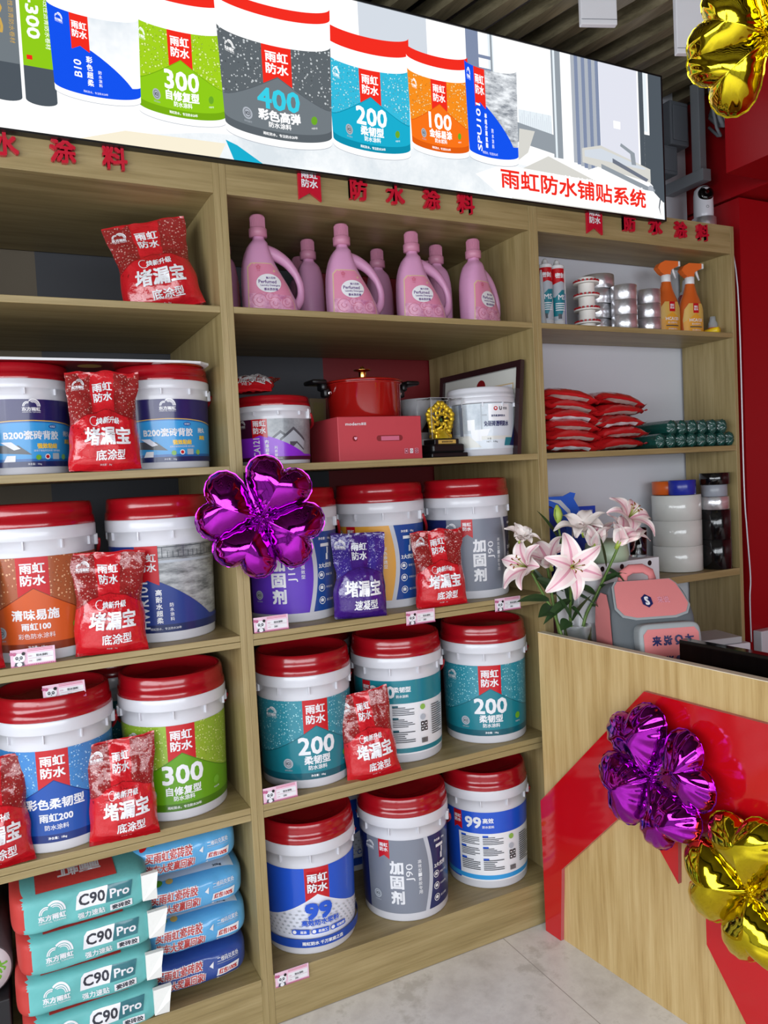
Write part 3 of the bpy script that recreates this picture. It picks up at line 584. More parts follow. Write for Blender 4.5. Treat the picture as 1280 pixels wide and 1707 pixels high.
bucket(-0.505, 0.168, S3, 56.8, d_house(WF, 'd_orange', 'orange', 'dorange', None, 'white', [('清味易施', 0.39, 0.026, 0.03), ('雨虹100', 0.265, 0.018, 0.03), ('彩色防水涂料', 0.165, 0.0135, 0.0)], line='净含量：17kg'), 'orange droplet-patterned bucket with red lid at the far left')
bucket(-0.180, 0.190, S3, 247, d_hwr(WF, 'hwr', 'ph_pool', 'hwr', 'HWR101', '高耐水超柔', '防水涂料', L0, 1.0, 'pool'), 'bucket with a grey pool photograph over a navy curve on its label')
bucket(0.213, 0.205, S3, 463.7, d_j(WF, 'jp', 'jpd', 'jb', 'J100', '通用强效型'), 'purple labelled bucket partly hidden behind the purple balloon on the divider')
j9 = d_j(WF, 'jg', 'navy', 'navy', 'J90', '高效型|套胶专用')
bj = bucket(0.843, 0.178, S3, 799, j9, 'grey labelled bucket with red lid behind the lilies')
bucket(0.532, 0.218, S3, 604, d_j(WF, 'jy', 'jbr', 'jb', '0', '彩色渗透型'), 'yellow and blue labelled bucket behind the purple pouch')
r = face_rz(661, 0.528, 0.150, DK + 0.16, 0.14); dup(bj, (0.528, 0.150, DK + 0.0005), r, 'grey labelled bucket with red lid in the middle of the lowest shelf')
b99 = bucket(0.195, 0.158, DK, 530, d_99(WF), 'royal blue bucket with white house shape on its front, lowest shelf left')
bucket(0.862, 0.168, DK, 812, d_back(WF, 'b99', '99', '高效', '防水浆料', 'sky'), 'bucket turned to its white instruction text under a royal blue header, by the counter')
dup(b99, (0.47, 0.53, DK + 0.0005), 0.5, 'royal blue bucket standing in the dark second row of the lowest shelf')
dup(b200, (0.37, 0.52, S4 + 0.0005), 0.4, 'teal bucket in the dark second row behind the red pouch')
dup(b200, (-0.30, 0.52, S4 + 0.0005), 0.4, 'teal bucket in the dark second row behind the blue and green ones')
H2 = 0.279; L2 = 0.60 * H2
b2 = bucket(-0.157, 0.162, S2, 281, d_b200(0.70, L2), 'navy and sky-blue bucket right of the red pouch, second shelf', 0.130, H2, L2)
r = face_rz(54, -0.525, 0.162, S2 + 0.1, 0.12); dup(b2, (-0.525, 0.162, S2 + 0.0005), r, 'navy and sky-blue bucket left of the red pouch, second shelf')
H3 = 0.200; bucket(0.166, 0.165, S2, 433, d_ca(0.62, 0.60 * H3), 'small plum-coloured bucket with a house photograph, under the black pouch', 0.115, H3, 0.6 * H3, label_v0=0.06)
H4 = 0.226; t = thing('paint_bucket', 'small white-lidded bucket with a bathroom picture beside the framed certificate', 'bucket', (0.904, 0.148, S2 + 0.0005), face_rz(812, 0.904, 0.148, S2 + 0.1, 0.11), GB)
bucket_parts(t, 0.117, H4, d_bath(0.62, 0.66 * H4), 0.66 * H4, PLW, 0.10, PLW, PLW, 0.77)

# ------------------------------------------------------------------ standing powder pouches
def pouch(kind, seed, label, W=0.1, V=0.255, fat=0.042):
    rr = random.Random(seed); o1 = rr.random() * 50; foil = BAGR if kind == 'red' else BAGP
    dr, hs = ('d_bag', 'bagred') if kind == 'red' else ('d_pbag', 'bagpur')
    def prof(s, pts):
        for (a, p), (b, q) in zip(pts, pts[1:]):
            if s <= b: k = (s - a) / (b - a); k = k * k * (3 - 2 * k); return p + (q - p) * k
        return pts[-1][1]
    lean = rr.uniform(-0.08, 0.08)
    def surf(u, v, sgn, off):
        s = max(0, min(1, v / V)); e = u / W; w = prof(s, [(0, 0.95), (0.07, 0.94), (0.3, 0.93), (0.52, 0.86), (0.7, 0.9), (0.86, 0.98), (1, 1.0)])
        T = fat * prof(s, [(0, 0.12), (0.1, 0.8), (0.3, 1.05), (0.5, 0.95), (0.68, 0.45), (0.85, 0.16), (1, 0.05)])
        nz = noise.noise(Vector((u * 26 + o1, v * 22, o1))) * 0.0075 + noise.noise(Vector((u * 60, v * 45 + o1, 3.1))) * 0.004
        edge = max(0.0, 1 - abs(e) ** 2.6); y = T * edge ** 0.62 + nz * (0.25 + 0.75 * edge) * (0.5 + 0.7 * s) + 0.0015
        x = u * w + lean * s * s * V * 0.5 + 0.006 * noise.noise(Vector((0.3, v * 18 + o1, e * 2))); z = v + 0.006 * e * e * (1 - s) + 0.010 * (noise.noise(Vector((e * 1.7 + o1, 0.2, 7))) * s)
        back = 0.012 * s * s
        return (x, (-(y + off) if sgn < 0 else y * 0.35) + back, z)
    t = thing('powder_pouch', label, 'pouch', (0, 0, 0), 0, 'foil powder pouches'); g = G()
    g.grid(lambda a, b: surf((2 * a - 1) * W, b * V, 1, 0), 16, 20, foil); g.build('pouch', t)
    a = Art(); a.rect(-W, 0, W, V, dr); a.rect(-0.034, 0.55 * V, 0.03, V, hs)
    a.poly([(-W, 0), (W, 0), (W, 0.50 * V), (0.05, 0.58 * V), (0.0, 0.62 * V), (-0.05, 0.57 * V), (-W, 0.46 * V)], 'dred' if kind == 'red' else 'jpd')
    a.poly([(-W, 0), (W, 0), (W, 0.49 * V), (0.05, 0.57 * V), (0.0, 0.61 * V), (-0.05, 0.56 * V), (-W, 0.45 * V)], hs)
    a.logo(-0.002, 0.80 * V, 0.05, 'white', 0.03); a.brand(-0.068, 0.86 * V, 0.036)
    if kind == 'red':
        a.text('焕新升级', 0.01, 0.50 * V, 0.0165, 'white', 0.03, shear=0.2); a.arc(-0.031, 0.50 * V, 0.011, 0.0128, 60, 330, 'white', 16)
        a.text('堵漏宝', 0.006, 0.345 * V, 0.044, 'white', 0.03, w=0.128); a.text('底涂型', 0.016, 0.155 * V, 0.026, 'white', 0.02)
        a.text('净含量：2kg', 0.0, 0.06 * V, 0.006, 'white')
    else: a.text('堵漏宝', 0.004, 0.36 * V, 0.046, 'white', 0.03, w=0.135); a.text('速凝型', 0.012, 0.16 * V, 0.028, 'white', 0.02)
    g = G(); a.emit(g, lambda u, v, o: surf(u, v, -1, o), 0.008, 0.008, 0.0, 0.00018); g.build('printed_front', t)
    for z, w, h in ((-0.001, 1.0, 0.012), (V * 0.985, 1.0, 0.012)):
        g = G()
        def fin(a, b, z=z, w=w, h=h):
            u = (2 * a - 1); p = surf(u * W, max(0, min(V, z)), -1, 0); q = surf(u * W, max(0, min(V, z)), 1, 0)
            y = (p[1] + q[1]) / 2; return (u * W * w + (p[0] - u * W) * 0.9, y + 0.006 * noise.noise(Vector((u * 6 + o1, b, z * 9))) + (-0.022 * b if z < 0.1 else 0), (0.002 + 0.004 * (1 - b) if z < 0.1 else p[2] - 0.003 + h * b))
        g.grid(fin, 24, 3, foil); g.build('sealed_edge', t)
    return t
p1 = pouch('red', 3, 'red leak-sealing pouch in front of the blue and green buckets'); p1.scale = (0.91, 1, 0.98); p1.location = (-0.350, 0.014, S4); p1.rotation_euler = (-0.03, 0.0, -0.08)
p2 = pouch('red', 11, 'red leak-sealing pouch between the orange bucket and the pool-photo bucket'); p2.scale = (0.93, 1, 1); p2.location = (-0.352, 0.022, S3); p2.rotation_euler = (-0.03, 0.02, -0.08)
p3 = pouch('red', 23, 'red leak-sealing pouch between the two navy and sky-blue buckets'); p3.scale = (0.9, 1, 0.97); p3.location = (-0.338, 0.006, S2); p3.rotation_euler = (-0.02, 0.0, -0.05)
dup(p2, (-0.135, 0.12, S1), 0, 'red leak-sealing pouch alone on the top left shelf', rot=(-0.1, -0.2, -0.2), scale=(1.12, 1, 1.02))
dup(p3, (0.640, 0.020, S3), 0, 'red leak-sealing pouch leaning on the grey labelled bucket', rot=(-0.05, -0.04, -0.25), scale=(0.86, 0.95, 0.92))
dup(p1, (0.372, 0.012, S4), 0, 'red leak-sealing pouch leaning between two teal-labelled buckets', rot=(-0.1, -0.1, -0.2), scale=(0.88, 0.95, 0.98))
dup(p2, (-0.655, 0.020, S4), 0, 'red leak-sealing pouch cut off by the left picture edge, beside the blue bucket', rot=(-0.05, 0, 0.1))
dup(p1, (-0.685, 0.020, S3), 0, 'red leak-sealing pouch mostly out of view left of the orange bucket', rot=(-0.05, 0, 0.1))
dup(p3, (-0.69, 0.01, S2), 0, 'red leak-sealing pouch peeping in at the left edge, second shelf', rot=(-0.05, 0, 0.1))
pp = pouch('purple', 5, 'purple leak-sealing pouch in front of the yellow and blue bucket', 0.096, 0.25); pp.location = (0.358, 0.022, S3); pp.rotation_euler = (-0.05, 0.02, -0.22); pp.scale = (0.88, 1, 0.98)
bk = pouch('red', 9, 'dark pouch with white lettering lying on top of the plum-coloured bucket', 0.075, 0.17, 0.03); bk.location = (0.085, 0.14, S2 + 0.214); bk.rotation_euler = (-1.15, 0.0, -0.5)
bk['label'] = 'red foil pouch lying on top of the small plum-coloured bucket'

# ------------------------------------------------------------------ cement sacks
def sack(a, b, c, mat, seed, n=8, amp=0.004, m_=6, endmat=None, xl=0.8):
    rr = random.Random(seed); o = rr.random() * 40
    def nz(x, z): return noise.noise(Vector((x * 16 + o, 3.3, z * 22))) * amp + noise.noise(Vector((x * 40, o, z * 46))) * amp * 0.4
    def front(u, v, off):
        q = max(0.0, 1 - abs(u / a) ** n - abs(v / c) ** m_) ** (1 / n); return (u, -(b * q + off) - nz(u, v) * q, v)
    def top(u, v, off): return (u, v, c * max(0.0, 1 - abs(u / a) ** n - abs(v / b) ** n) ** (1 / m_) + off)
    def half(sg):
        def f(s, t):
            th = 2 * pi * s; cs, sn = cos(th), sin(th); k = (abs(cs) ** n + abs(sn) ** m_)
            for _ in range(30): k2 = abs(cs / k) ** n + abs(sn / k) ** m_; k *= k2 ** (1 / (n + m_) * 1.6)
            r = 1 - (1 - t) ** 2.4; u, v = a * r * cs / k, c * r * sn / k; p = front(u, v, 0); return (p[0], sg * p[1], p[2])
        return f
    g = G(); g.grid(half(1), 112, 30, mat, True); g.grid(half(-1), 64, 14, mat, True)
    if endmat:
        g.mats.append(endmat)
        for k, f in enumerate(g.f):
            if max(g.v[q][0] for q in f) < -xl * a: g.mi[k] = 1
    return g, front, top
PAPT = plain('teal_paper', '#63adac', 0.6, bump=(90, 0.3, 0.002)); PAPR = plain('red_paper', '#b23530', 0.6, bump=(90, 0.3, 0.002)); PAPW = plain('white_paper_sack', '#dcdcd8', 0.7, bump=(90, 0.3, 0.002))
SKP = plain('sky_blue_film', '#5aa4d6', 0.3, coat=0.4, bump=(55, 0.4, 0.003)); NVP = plain('navy_film', '#2c4791', 0.3, coat=0.4, bump=(55, 0.4, 0.003))
MC['c90t'] = PAPT; MC['c90red'] = PAPR
ws = ['topmost', 'second from the top', 'third from the top', 'lowest']
hts = 0.0505
for k in range(4):
    A_, B_ = 0.165, 0.21; zc = DK + 0.053 + 0.1035 * (3 - k)
    t = thing('adhesive_sack', 'teal and red paper sack, %s of the left stack' % ws[k], 'sack', (-0.466 + [0.0, 0.006, 0.003, 0.008][k], 0.178, zc), [0.0, 0.02, -0.03, 0.015][k], 'teal adhesive sacks stacked in the left bay')
    g, fr, tp = sack(A_, B_, hts, PAPT, 20 + k, endmat=PAPR); g.build('body', t); a = Art()
    a.brand(-0.072, -0.002, 0.062)
    a.poly([(-0.018, -0.006), (0.052, -0.006), (0.060, 0.036), (-0.006, 0.036), (-0.014, 0.028)], 'white'); a.poly([(0.052, -0.006), (0.113, -0.006), (0.12, 0.034), (0.060, 0.036)], 'c90d')
    a.text('C90', 0.021, 0.015, 0.027, 'ink', 0.03, w=0.06); a.text('Pro', 0.087, 0.014, 0.022, 'white', 0.03, w=0.046); a.text('强力速贴', 0.018, -0.022, 0.015, 'white', 0.02); a.rect(0.062, -0.031, 0.116, -0.014, 'white'); a.text('瓷砖胶', 0.089, -0.0225, 0.012, 'ink', 0.04, w=0.045)
    g = G(); a.emit(g, fr, 0.006, 0.006, 0.0006, 0.00012)
    a = Art(); a.rect(-0.105, -0.185, 0.085, 0.1, 'c90red'); a.text('雨虹', 0.0, -0.11, 0.05, 'white', 0.05, w=0.10, rot=180); a.text('防水', 0.0, -0.04, 0.05, 'white', 0.05, w=0.10, rot=180)
    a.emit(g, tp, 0.008, 0.008, 0.0014, 0.00012); g.build('printing', t)
    g = G(); sg = [1.0, 1.25, 1.1, 1.15][k]
    P = [(A_ * 0.86, -B_ * 0.97, hts * 0.72), (A_ * 0.9 + 0.034 * sg, -B_ * 1.0, hts * 0.80), (A_ * 0.9 + 0.028 * sg, -B_ * 1.02, hts * 0.1), (A_ * 0.9 + 0.03, -B_ * 0.98, -hts * 0.62), (A_ * 0.86, -B_ * 0.97, -hts * 0.6)]
    g.add([(x, y - 0.008, z) for x, y, z in P] + [(x, y + 0.006, z) for x, y, z in P], [(0, 1, 2, 3, 4), (9, 8, 7, 6, 5)] + [(i, (i + 1) % 5, 5 + (i + 1) % 5, 5 + i) for i in range(5)], PAPW); g.build('valve_flap', t)
for k in range(4):
    A_, B_ = 0.15, 0.2; nv = k == 3; zc = DK + 0.054 + (0.107 * (3 - k)) + (0.006 if k == 0 else 0)
    t = thing('adhesive_sack', '%s sack with red promotional lettering, %s of the right stack' % ('dark blue plastic' if nv else 'sky-blue plastic', ws[k]), 'sack', (-0.180 + [-0.012, 0.004, 0.006, 0][k], 0.235 + 0.01 * (k == 0), zc), [0.03, -0.02, 0.0, 0.0][k], 'blue adhesive sacks stacked in the left bay')
    g, fr, tp = sack(A_, B_, 0.052, NVP if nv else SKP, 60 + k, 5, 0.005, 4); g.build('body', t); a = Art()
    for m, b in (('white', 0.09), ('c90r', 0.02)):
        a.text('买雨虹瓷砖胶', -0.052, 0.017, 0.025, m, b, w=0.122, shear=0.12); a.text('汽车大奖赢回家!', -0.050, -0.015, 0.025, m, b, w=0.128, shear=0.12)
    a.poly([(0.028, 0.008), (0.040, 0.019), (0.038, 0.0)], 'white'); a.text('二维码兑奖处', 0.082, 0.020, 0.0125, 'white', 0.01, w=0.062); a.rect(0.05, 0.0095, 0.112, 0.0105, 'lgrey')
    a.poly([(0.046, -0.024), (0.109, -0.021), (0.114, -0.001), (0.051, -0.004)], 'white'); a.text('红包100%', 0.080, -0.0125, 0.014, 'c90r', 0.04, w=0.052, shear=0.2); a.poly([(0.045, -0.031), (0.052, -0.028), (0.052, -0.034)], 'white'); a.rect(0.052, -0.0315, 0.112, -0.0305, 'white')
    g = G(); a.emit(g, fr, 0.006, 0.006, 0.0008, 0.00012)
    if not nv:
        a = Art(); a.rect(-0.11, -0.16, 0.12, 0.12, 'lg2'); a.circ(-0.09, -0.165, 0.012, 'green'); a.circ(-0.115, -0.168, 0.01, 'red'); a.circ(-0.06, -0.168, 0.01, 'gold'); a.text('20kg', 0.075, -0.15, 0.012, 'ink', 0.02); a.emit(g, tp, 0.008, 0.008, 0.0014, 0.00015)
    g.build('printing', t)
# ------------------------------------------------------------------ counter with red acrylic emblem
TH = 0.0826; CD = Vector((sin(TH), -cos(TH), 0)); CNR = Vector((-cos(TH), -sin(TH), 0)); CO = Vector((0.945, -0.039, 0))
def cpt(s, z, out=0.0): p = CO + CD * s + CNR * out; return (p.x, p.y, z)
def cbox(g, s0, s1, o0, o1, z0, z1, mat):
    vs = [cpt(s, z, o) for z in (z0, z1) for s, o in ((s0, o0), (s1, o0), (s1, o1), (s0, o1))]
    g.add(vs, [(0, 1, 2, 3), (7, 6, 5, 4), (0, 4, 5, 1), (1, 5, 6, 2), (2, 6, 7, 3), (3, 7, 4, 0)], mat)
t = thing('reception_counter', 'oak reception counter with a red house-shaped emblem on its front', 'counter', tuple(CO))
def cb(g, nm, par):
    o = g.build(nm, par); o.location = -CO; return o
g = G(); cbox(g, 0.006, 1.7, -0.038, -0.014, 0, 1.003, WCN); cb(g, 'front_panel', t)
EDG = plain('pale_edge_band', '#d9cdb4', 0.5)
g = G(); cbox(g, 0.006, 1.7, -0.0385, -0.0135, 1.003, 1.005, EDG); cb(g, 'edge_band', t)
g = G(); cbox(g, 0.02, 1.7, -0.60, -0.04, 0.735, 0.76, WCN); cb(g, 'desk_top', t)
g = G()
for s in (0.02, 1.66): cbox(g, s, s + 0.022, -0.58, -0.04, 0, 0.735, WCN)
cb(g, 'desk_leg', t)
poly = [(0, 0), (0, 0.442), (0.443, 0.904), (1.45, 0.904), (1.45, 0.0), (0.812, 0.0), (0.620, 0.268), (0.620, 0.520), (0.541, 0.520), (0.537, 0.395), (0.395, 0.568), (0.087, 0.245), (0.070, 0.0)]
g = G(); g.prism(poly, lambda s, z: cpt(s, z + 0.001, 0.0), lambda s, z: cpt(s, z + 0.001, -0.0135), ACR, plain('acrylic_edge', '#b3545c', 0.3)); cb(g, 'emblem', t)
# ------------------------------------------------------------------ foil balloons
def foil(name, c, dk):
    t = NT(name); t.b.inputs['Base Color'].default_value = lin(c); t.b.inputs['Metallic'].default_value = 1; t.b.inputs['Roughness'].default_value = 0.07
    co = t.coord((1, 1, 1)); n = t.noise(co, 38, 3, 0.55); t.bump(n, 0.07, 0.004); t.b.inputs['Coat Weight'].default_value = 0.2; return t.m
FPUR = foil('purple_balloon_foil', '#a41cae', 0); FGLD = foil('gold_balloon_foil', '#d8c21c', 0)
def balloon(name, label, mat, loc, normal, up_ang, L, T, group, angs, seed=1, wr=1.0):
    t = thing(name, label, 'balloon', loc, 0, group); n = Vector(normal).normalized(); t.rotation_euler = n.to_track_quat('Z', 'Y').to_euler(); rr = random.Random(seed)
    for q, ang in enumerate(angs):
        g = G(); o1 = rr.random() * 30; sc = L * rr.uniform(0.96, 1.04)
        def outline(a):
            tt = 2 * pi * a + pi
            x = 16 * sin(tt) ** 3 * 0.85 + 2.2 * sin(tt); y = 13 * cos(tt) - 3.4 * cos(2 * tt) - 1.5 * cos(3 * tt) - 0.5 * cos(4 * tt)
            return (x / 26 * 0.93 * sc, (y + 15.4) / 26 * sc)
        cx, cy = 0, 0.62 * sc
        def fn(sg):
            def f(a, s):
                ox, oy = outline(a); s2 = 1 - (1 - s) ** 1.0; wob = 1 + 0.009 * sin(2 * pi * a * 30 + o1) * s ** 8
                x = cx + (ox - cx) * s2 * wob; y = cy + (oy - cy) * s2 * wob
                h = T * max(0.0, 1 - s ** 2.0) ** 0.6
                puck = 1 + 0.13 * wr * sin(2 * pi * a * 21 + o1 + 2.5 * noise.noise(Vector((a * 9, o1, 1)))) * s ** 6 + 0.05 * wr * noise.noise(Vector((x * 22, y * 22, o1)))
                dent = 1 - 0.12 * math.exp(-((y - cy) / sc / 0.30 - 1) ** 2 * 6 - (x / sc / 0.12) ** 2)
                h *= puck * dent; c, d = cos(R2(ang - 90)), sin(R2(ang - 90))
                return (x * c - y * d, x * d + y * c, sg * h)
            return f
        g.grid(fn(1), 160, 22, mat, True); g.grid(fn(-0.8), 160, 12, mat, True)
        def rim(a, s):
            ox, oy = outline(a); k = 1.0 + 0.03 * s * (1 + 0.3 * sin(2 * pi * a * 30 + o1)); x = cx + (ox - cx) * k; y = cy + (oy - cy) * k; c, d = cos(R2(ang - 90)), sin(R2(ang - 90))
            return (x * c - y * d, x * d + y * c, 0.0006 * sin(2 * pi * a * 9 + o1))
        g.grid(rim, 200, 2, mat, True); g.build('petal', t)
    g = G()
    def knot(a, s):
        r = 0.26 * L * s; z = 0.012 * (1 - s) + 0.016 * noise.noise(Vector((a * 14, s * 5, seed))) * (1 - 0.3 * s); return (r * cos(2 * pi * a), r * sin(2 * pi * a), z)
    g.grid(knot, 60, 10, mat, True); g.build('crinkled_centre', t)
    return t
balloon('clover_balloon', 'purple foil balloon of four hearts fixed to the divider between the bays', FPUR, (0.040, -0.068, 1.445), (-0.28, -0.93, -0.02), 0, 0.160, 0.05, 'foil clover balloons', [62, -27, -117, 160], 3)
c2 = Vector(cpt(0.515, 0.70, 0.060)); balloon('clover_balloon', 'purple foil balloon of four hearts stuck on the red counter emblem', FPUR, tuple(c2), (CNR.x, CNR.y, 0.10), 0, 0.178, 0.055, 'foil clover balloons', [118, 25, -60, -150], 8, 2.0)
c3 = Vector(cpt(0.80, 0.515, 0.065)); balloon('clover_balloon', 'gold foil balloon of four hearts on the counter front', FGLD, tuple(c3), (CNR.x, CNR.y, 0.06), 0, 0.172, 0.055, 'foil clover balloons', [100, 190, -82, 10], 13, 0.8)
pg = at_d(1283, 58, 1.72); balloon('clover_balloon', 'gold foil balloon of four hearts hanging below the ceiling', FGLD, tuple(pg), (-0.55, -0.55, -0.28), 0, 0.165, 0.055, 'foil clover balloons', [214, 158, 60, -35], 21, 1.0)
g = G(); g.tube([(pg.x, pg.y, pg.z + 0.02), (pg.x + 0.004, pg.y, 3.0)], 0.0012, plain('clear_thread', '#cfcfcf', 0.4), 5); tag(g.build('hanging_string'), 'thin string holding the hanging gold balloon to the ceiling', 'string')
# ------------------------------------------------------------------ detergent bottles
DPK = plain('pink_bottle_plastic', '#c88fb4', 0.32, sss=0.05); DCAP = plain('rose_cap_plastic', '#bd7d97', 0.35)
def detergent(loc, rz, label):
    t = thing('detergent_bottle', label, 'bottle', loc, rz, 'pink detergent bottles')
    Z = [0.0, 0.004, 0.015, 0.05, 0.09, 0.13, 0.155, 0.18, 0.20, 0.212, 0.22, 0.232]
    XL = [-.066, -.072, -.0755, -.0765, -.0765, -.0745, -.071, -.064, -.055, -.046, -.038, -.036]
    XR = [.074, .083, .087, .078, .058, .034, .021, .012, .006, .004, -.003, -.005]
    TY = [.034, .041, .045, .0455, .045, .043, .041, .038, .034, .028, .019, .016]
    def at(z):
        for i in range(len(Z) - 1):
            if z <= Z[i + 1]: k = (z - Z[i]) / (Z[i + 1] - Z[i]); return [A[i] + (A[i + 1] - A[i]) * k for A in (XL, XR, TY)]
        return XL[-1], XR[-1], TY[-1]
    def sec(a, z):
        l, r, y = at(z); cx, hw = (l + r) / 2, (r - l) / 2; m = lambda w: math.copysign(abs(w) ** 0.72, w); th = 2 * pi * a; return (cx + hw * m(cos(th)), y * m(sin(th)), z)
    g = G(); zz = [0.232 * i / 44 for i in range(45)]
    g.grid(lambda a, b: sec(a, 0.232 * b), 48, 44, DPK, True); n = 48; g.add([sec(i / n, 0.0) for i in range(n)], [tuple(range(n))], DPK)
    g.build('body', t); g = G()
    P = [(-0.006, 0, .190), (0.026, 0, .181), (0.058, 0, .161), (0.082, 0, .132), (0.0955, 0, .103), (0.0985, 0, .076), (0.093, 0, .05), (0.076, 0, .03)]
    pts = []
    for i in range(len(P) - 1):
        for k in range(5):
            q = k / 5; p0, p1, p2, p3 = [Vector(P[max(0, min(len(P) - 1, i + d))]) for d in (-1, 0, 1, 2)]
            pts.append(0.5 * ((2 * p1) + (p2 - p0) * q + (2 * p0 - 5 * p1 + 4 * p2 - p3) * q * q + (3 * p1 - p0 - 3 * p2 + p3) * q ** 3))
    g.tube(pts, [.024 - .0125 * min(1, i / 17) + (.006 * max(0, i - 26) / 9) for i in range(len(pts))], DPK, 14, flat=0.9); g.build('handle', t)
    g = G(); cx = -0.0205; pr = [(0.0165, .228), (.026, .23), (.0265, .252), (.0235, .2545), (.0215, .256), (.0205, .288), (.019, .291), (0, .291)]
    g.lathe(pr, DCAP, 40, (cx, 0, 0))
    for k in range(30): a = 2 * pi * k / 30; g.box((cx + 0.0212 * cos(a), 0.0212 * sin(a), 0.271), (0.0016, 0.0016, 0.03), DCAP, 0, None)
    g.build('cap', t)
    a = Art(); W = [(-.066, .012), (.070, .012), (.070, .03), (.052, .085), (.022, .128), (.005, .146), (-.054, .146), (-.064, .135)]
    a.poly(W, 'tan'); a.poly([(x * 0.965 + 0.0005, .079 + (z - .079) * 0.965) for x, z in W], 'rose'); a.poly([(-.063, .015), (.067, .015), (.066, .03), (.058, .055), (-.063, .06)], 'ph_rose')
    for x, z, r in ((-.035, .04, .02), (.01, .032, .018), (.045, .035, .016), (-.005, .05, .014)):
        for k in range(3): a.arc(x, z, r * (0.9 - 0.28 * k), r * (0.98 - 0.28 * k), 20 + 50 * k, 300 + 40 * k, 'pinkc' if k % 2 else 'pinkd', 18)
    a.circ(-.006, .088, .036, 'white', 32, .0265); a.text('魅力百种', 0.0, .103, .0065, 'vio', .03); a.text('Perfumed', -.010, .092, .0095, 'vio', .03); a.text('Laundry Detergent', -.002, .081, .0068, 'vio', .02); a.text('香水洗衣液', -.001, .0705, .0075, 'vio', .03)
    for k in range(5): q = 2 * pi * k / 5 + .3; a.circ(-.034 + .0042 * cos(q), .133 + .0042 * sin(q), .0027, 'pinkd', 10)
    a.text('梦浪', -.034, .123, .004, 'pinkd')
    def mp(u, v, o): l, r, y = at(v); cx, hw = (l + r) / 2, (r - l) / 2; e = min(.999, abs((u - cx) / hw)); return (u, -(y * max(0, 1 - e ** (2 / .72)) ** .36 + o + .0006), v)
    g = G(); a.emit(g, mp, 0.008, 0.008, 0.0, 0.00008); g.build('label', t); return t
d0 = detergent((0.158, 0.115, S1), -0.12, 'pink detergent bottle at the left end of the front row')
dup(d0, (0.423, 0.115, S1), -0.14, 'pink detergent bottle second from left in the front row')
dup(d0, (0.667, 0.115, S1), -0.16, 'pink detergent bottle third from left in the front row')
dup(d0, (0.905, 0.130, S1), 0.30, 'pink detergent bottle at the right end of the front row, turned aside')
for x, y, r, l in ((0.085, 0.33, 1.45, 'pink detergent bottle mostly hidden behind the divider at the left'), (0.36, 0.31, 1.5, 'pink detergent bottle behind, between the first and second front ones'), (0.625, 0.34, 1.5, 'pink detergent bottle behind, between the second and third front ones'),
        (0.80, 0.24, 1.45, 'pink detergent bottle behind, close to the turned-aside one'), (0.87, 0.42, 1.5, 'pink detergent bottle furthest back at the right'), (0.40, 0.50, 1.5, 'pink detergent bottle furthest back near the middle')):
    dup(d0, (x, y, S1), r, l)
# ------------------------------------------------------------------ second shelf, middle bay
POT = plain('red_enamel', '#8f120f', 0.13, coat=0.5)
BX = plain('red_carton', '#b53b44', 0.5, bump=(120, 0.1, 0.001)); BXD = plain('dark_red_carton', '#7d1c22', 0.5)
t = thing('gift_box', 'red carton with a die-cut carry slot under the red pot', 'box', (0.47, 0.165, S2))
g = G(); g.box((0, 0, 0.067), (0.285, 0.23, 0.134), BX, 0.002); g.build('carton', t)
g = G(); sl = [(0.0295 + (0.036) * (1 if c > 0 else -1) + 0.009 * c, 0.067 + 0.009 * s) for c, s in [(cos(R2(q)), sin(R2(q))) for q in list(range(-90, 91, 15)) + list(range(91, 270, 15))]]
g.add([(x, -0.1156, z) for x, z in sl], [tuple(range(len(sl)))], BXD); g.build('carry_slot', t)
a = Art(); a.rect(0.0, 0.060, 0.062, 0.073, 'pinkd'); a.text('modern', -0.092, 0.112, 0.009, 'white', 0.02, w=0.05); a.text('家居', -0.057, 0.112, 0.008, 'white', 0.02); a.circ(-0.088, 0.068, 0.008, 'darkred'); a.text('♥', -0.086, 0.068, 0.009, 'pinkc')
for k in range(3): x = 0.085 + k * 0.018; a.rect(x - .006, .018, x + .006, .033, 'pinkc'); a.rect(x - .005, .019, x + .005, .032, 'darkred' if k != 1 else 'white'); a.text('x↺♻'[k] if k == 0 else '○', x, .0255, .007, 'pinkc' if k != 1 else 'darkred', .03)
g = G(); a.emit(g, lambda u, v, o: (u, -0.1158 - o, v), 0, None, 0, 0.00008); g.build('printing', t)
t = thing('cooking_pot', 'red enamel pot with black side handles and a gold lid knob on the carton', 'pot', (0.482, 0.185, S2 + 0.1345), 0.05)
g = G(); g.lathe([(0, 0.002), (0.105, 0.002), (0.113, 0.0), (0.117, 0.006), (0.119, 0.105), (0.124, 0.108), (0.126, 0.112), (0.122, 0.113)], POT); g.build('body', t)
g = G(); g.lathe([(0.127, 0.1135), (0.128, 0.118), (0.12, 0.121), (0.08, 0.128), (0.03, 0.131), (0, 0.131)], POT); g.build('lid', t)
GLD = plain('polished_gold', '#e9b25c', 0.12, 1)
g = G(); g.lathe([(0.013, 0.131), (0.012, 0.150), (0.014, 0.154), (0.028, 0.157), (0.029, 0.159), (0.01, 0.160), (0.004, 0.17), (0, 0.171)], GLD, 28); g.build('knob', t)
for s in (-1, 1):
    g = G(); g.box((s * 0.136, 0, 0.085), (0.022, 0.034, 0.03), DARK, 0.007, None, True); g.box((s * 0.145, 0, 0.103), (0.022, 0.042, 0.026), DARK, 0.008, None, True); g.box((s * 0.168, 0, 0.116), (0.05, 0.075, 0.014), DARK, 0.006, None, True); h = g.build('handle', t)
    g = G(); g.box((s * 0.126, 0, 0.083), (0.014, 0.036, 0.010), CHR, 0.003); g.build('ferrule', h)
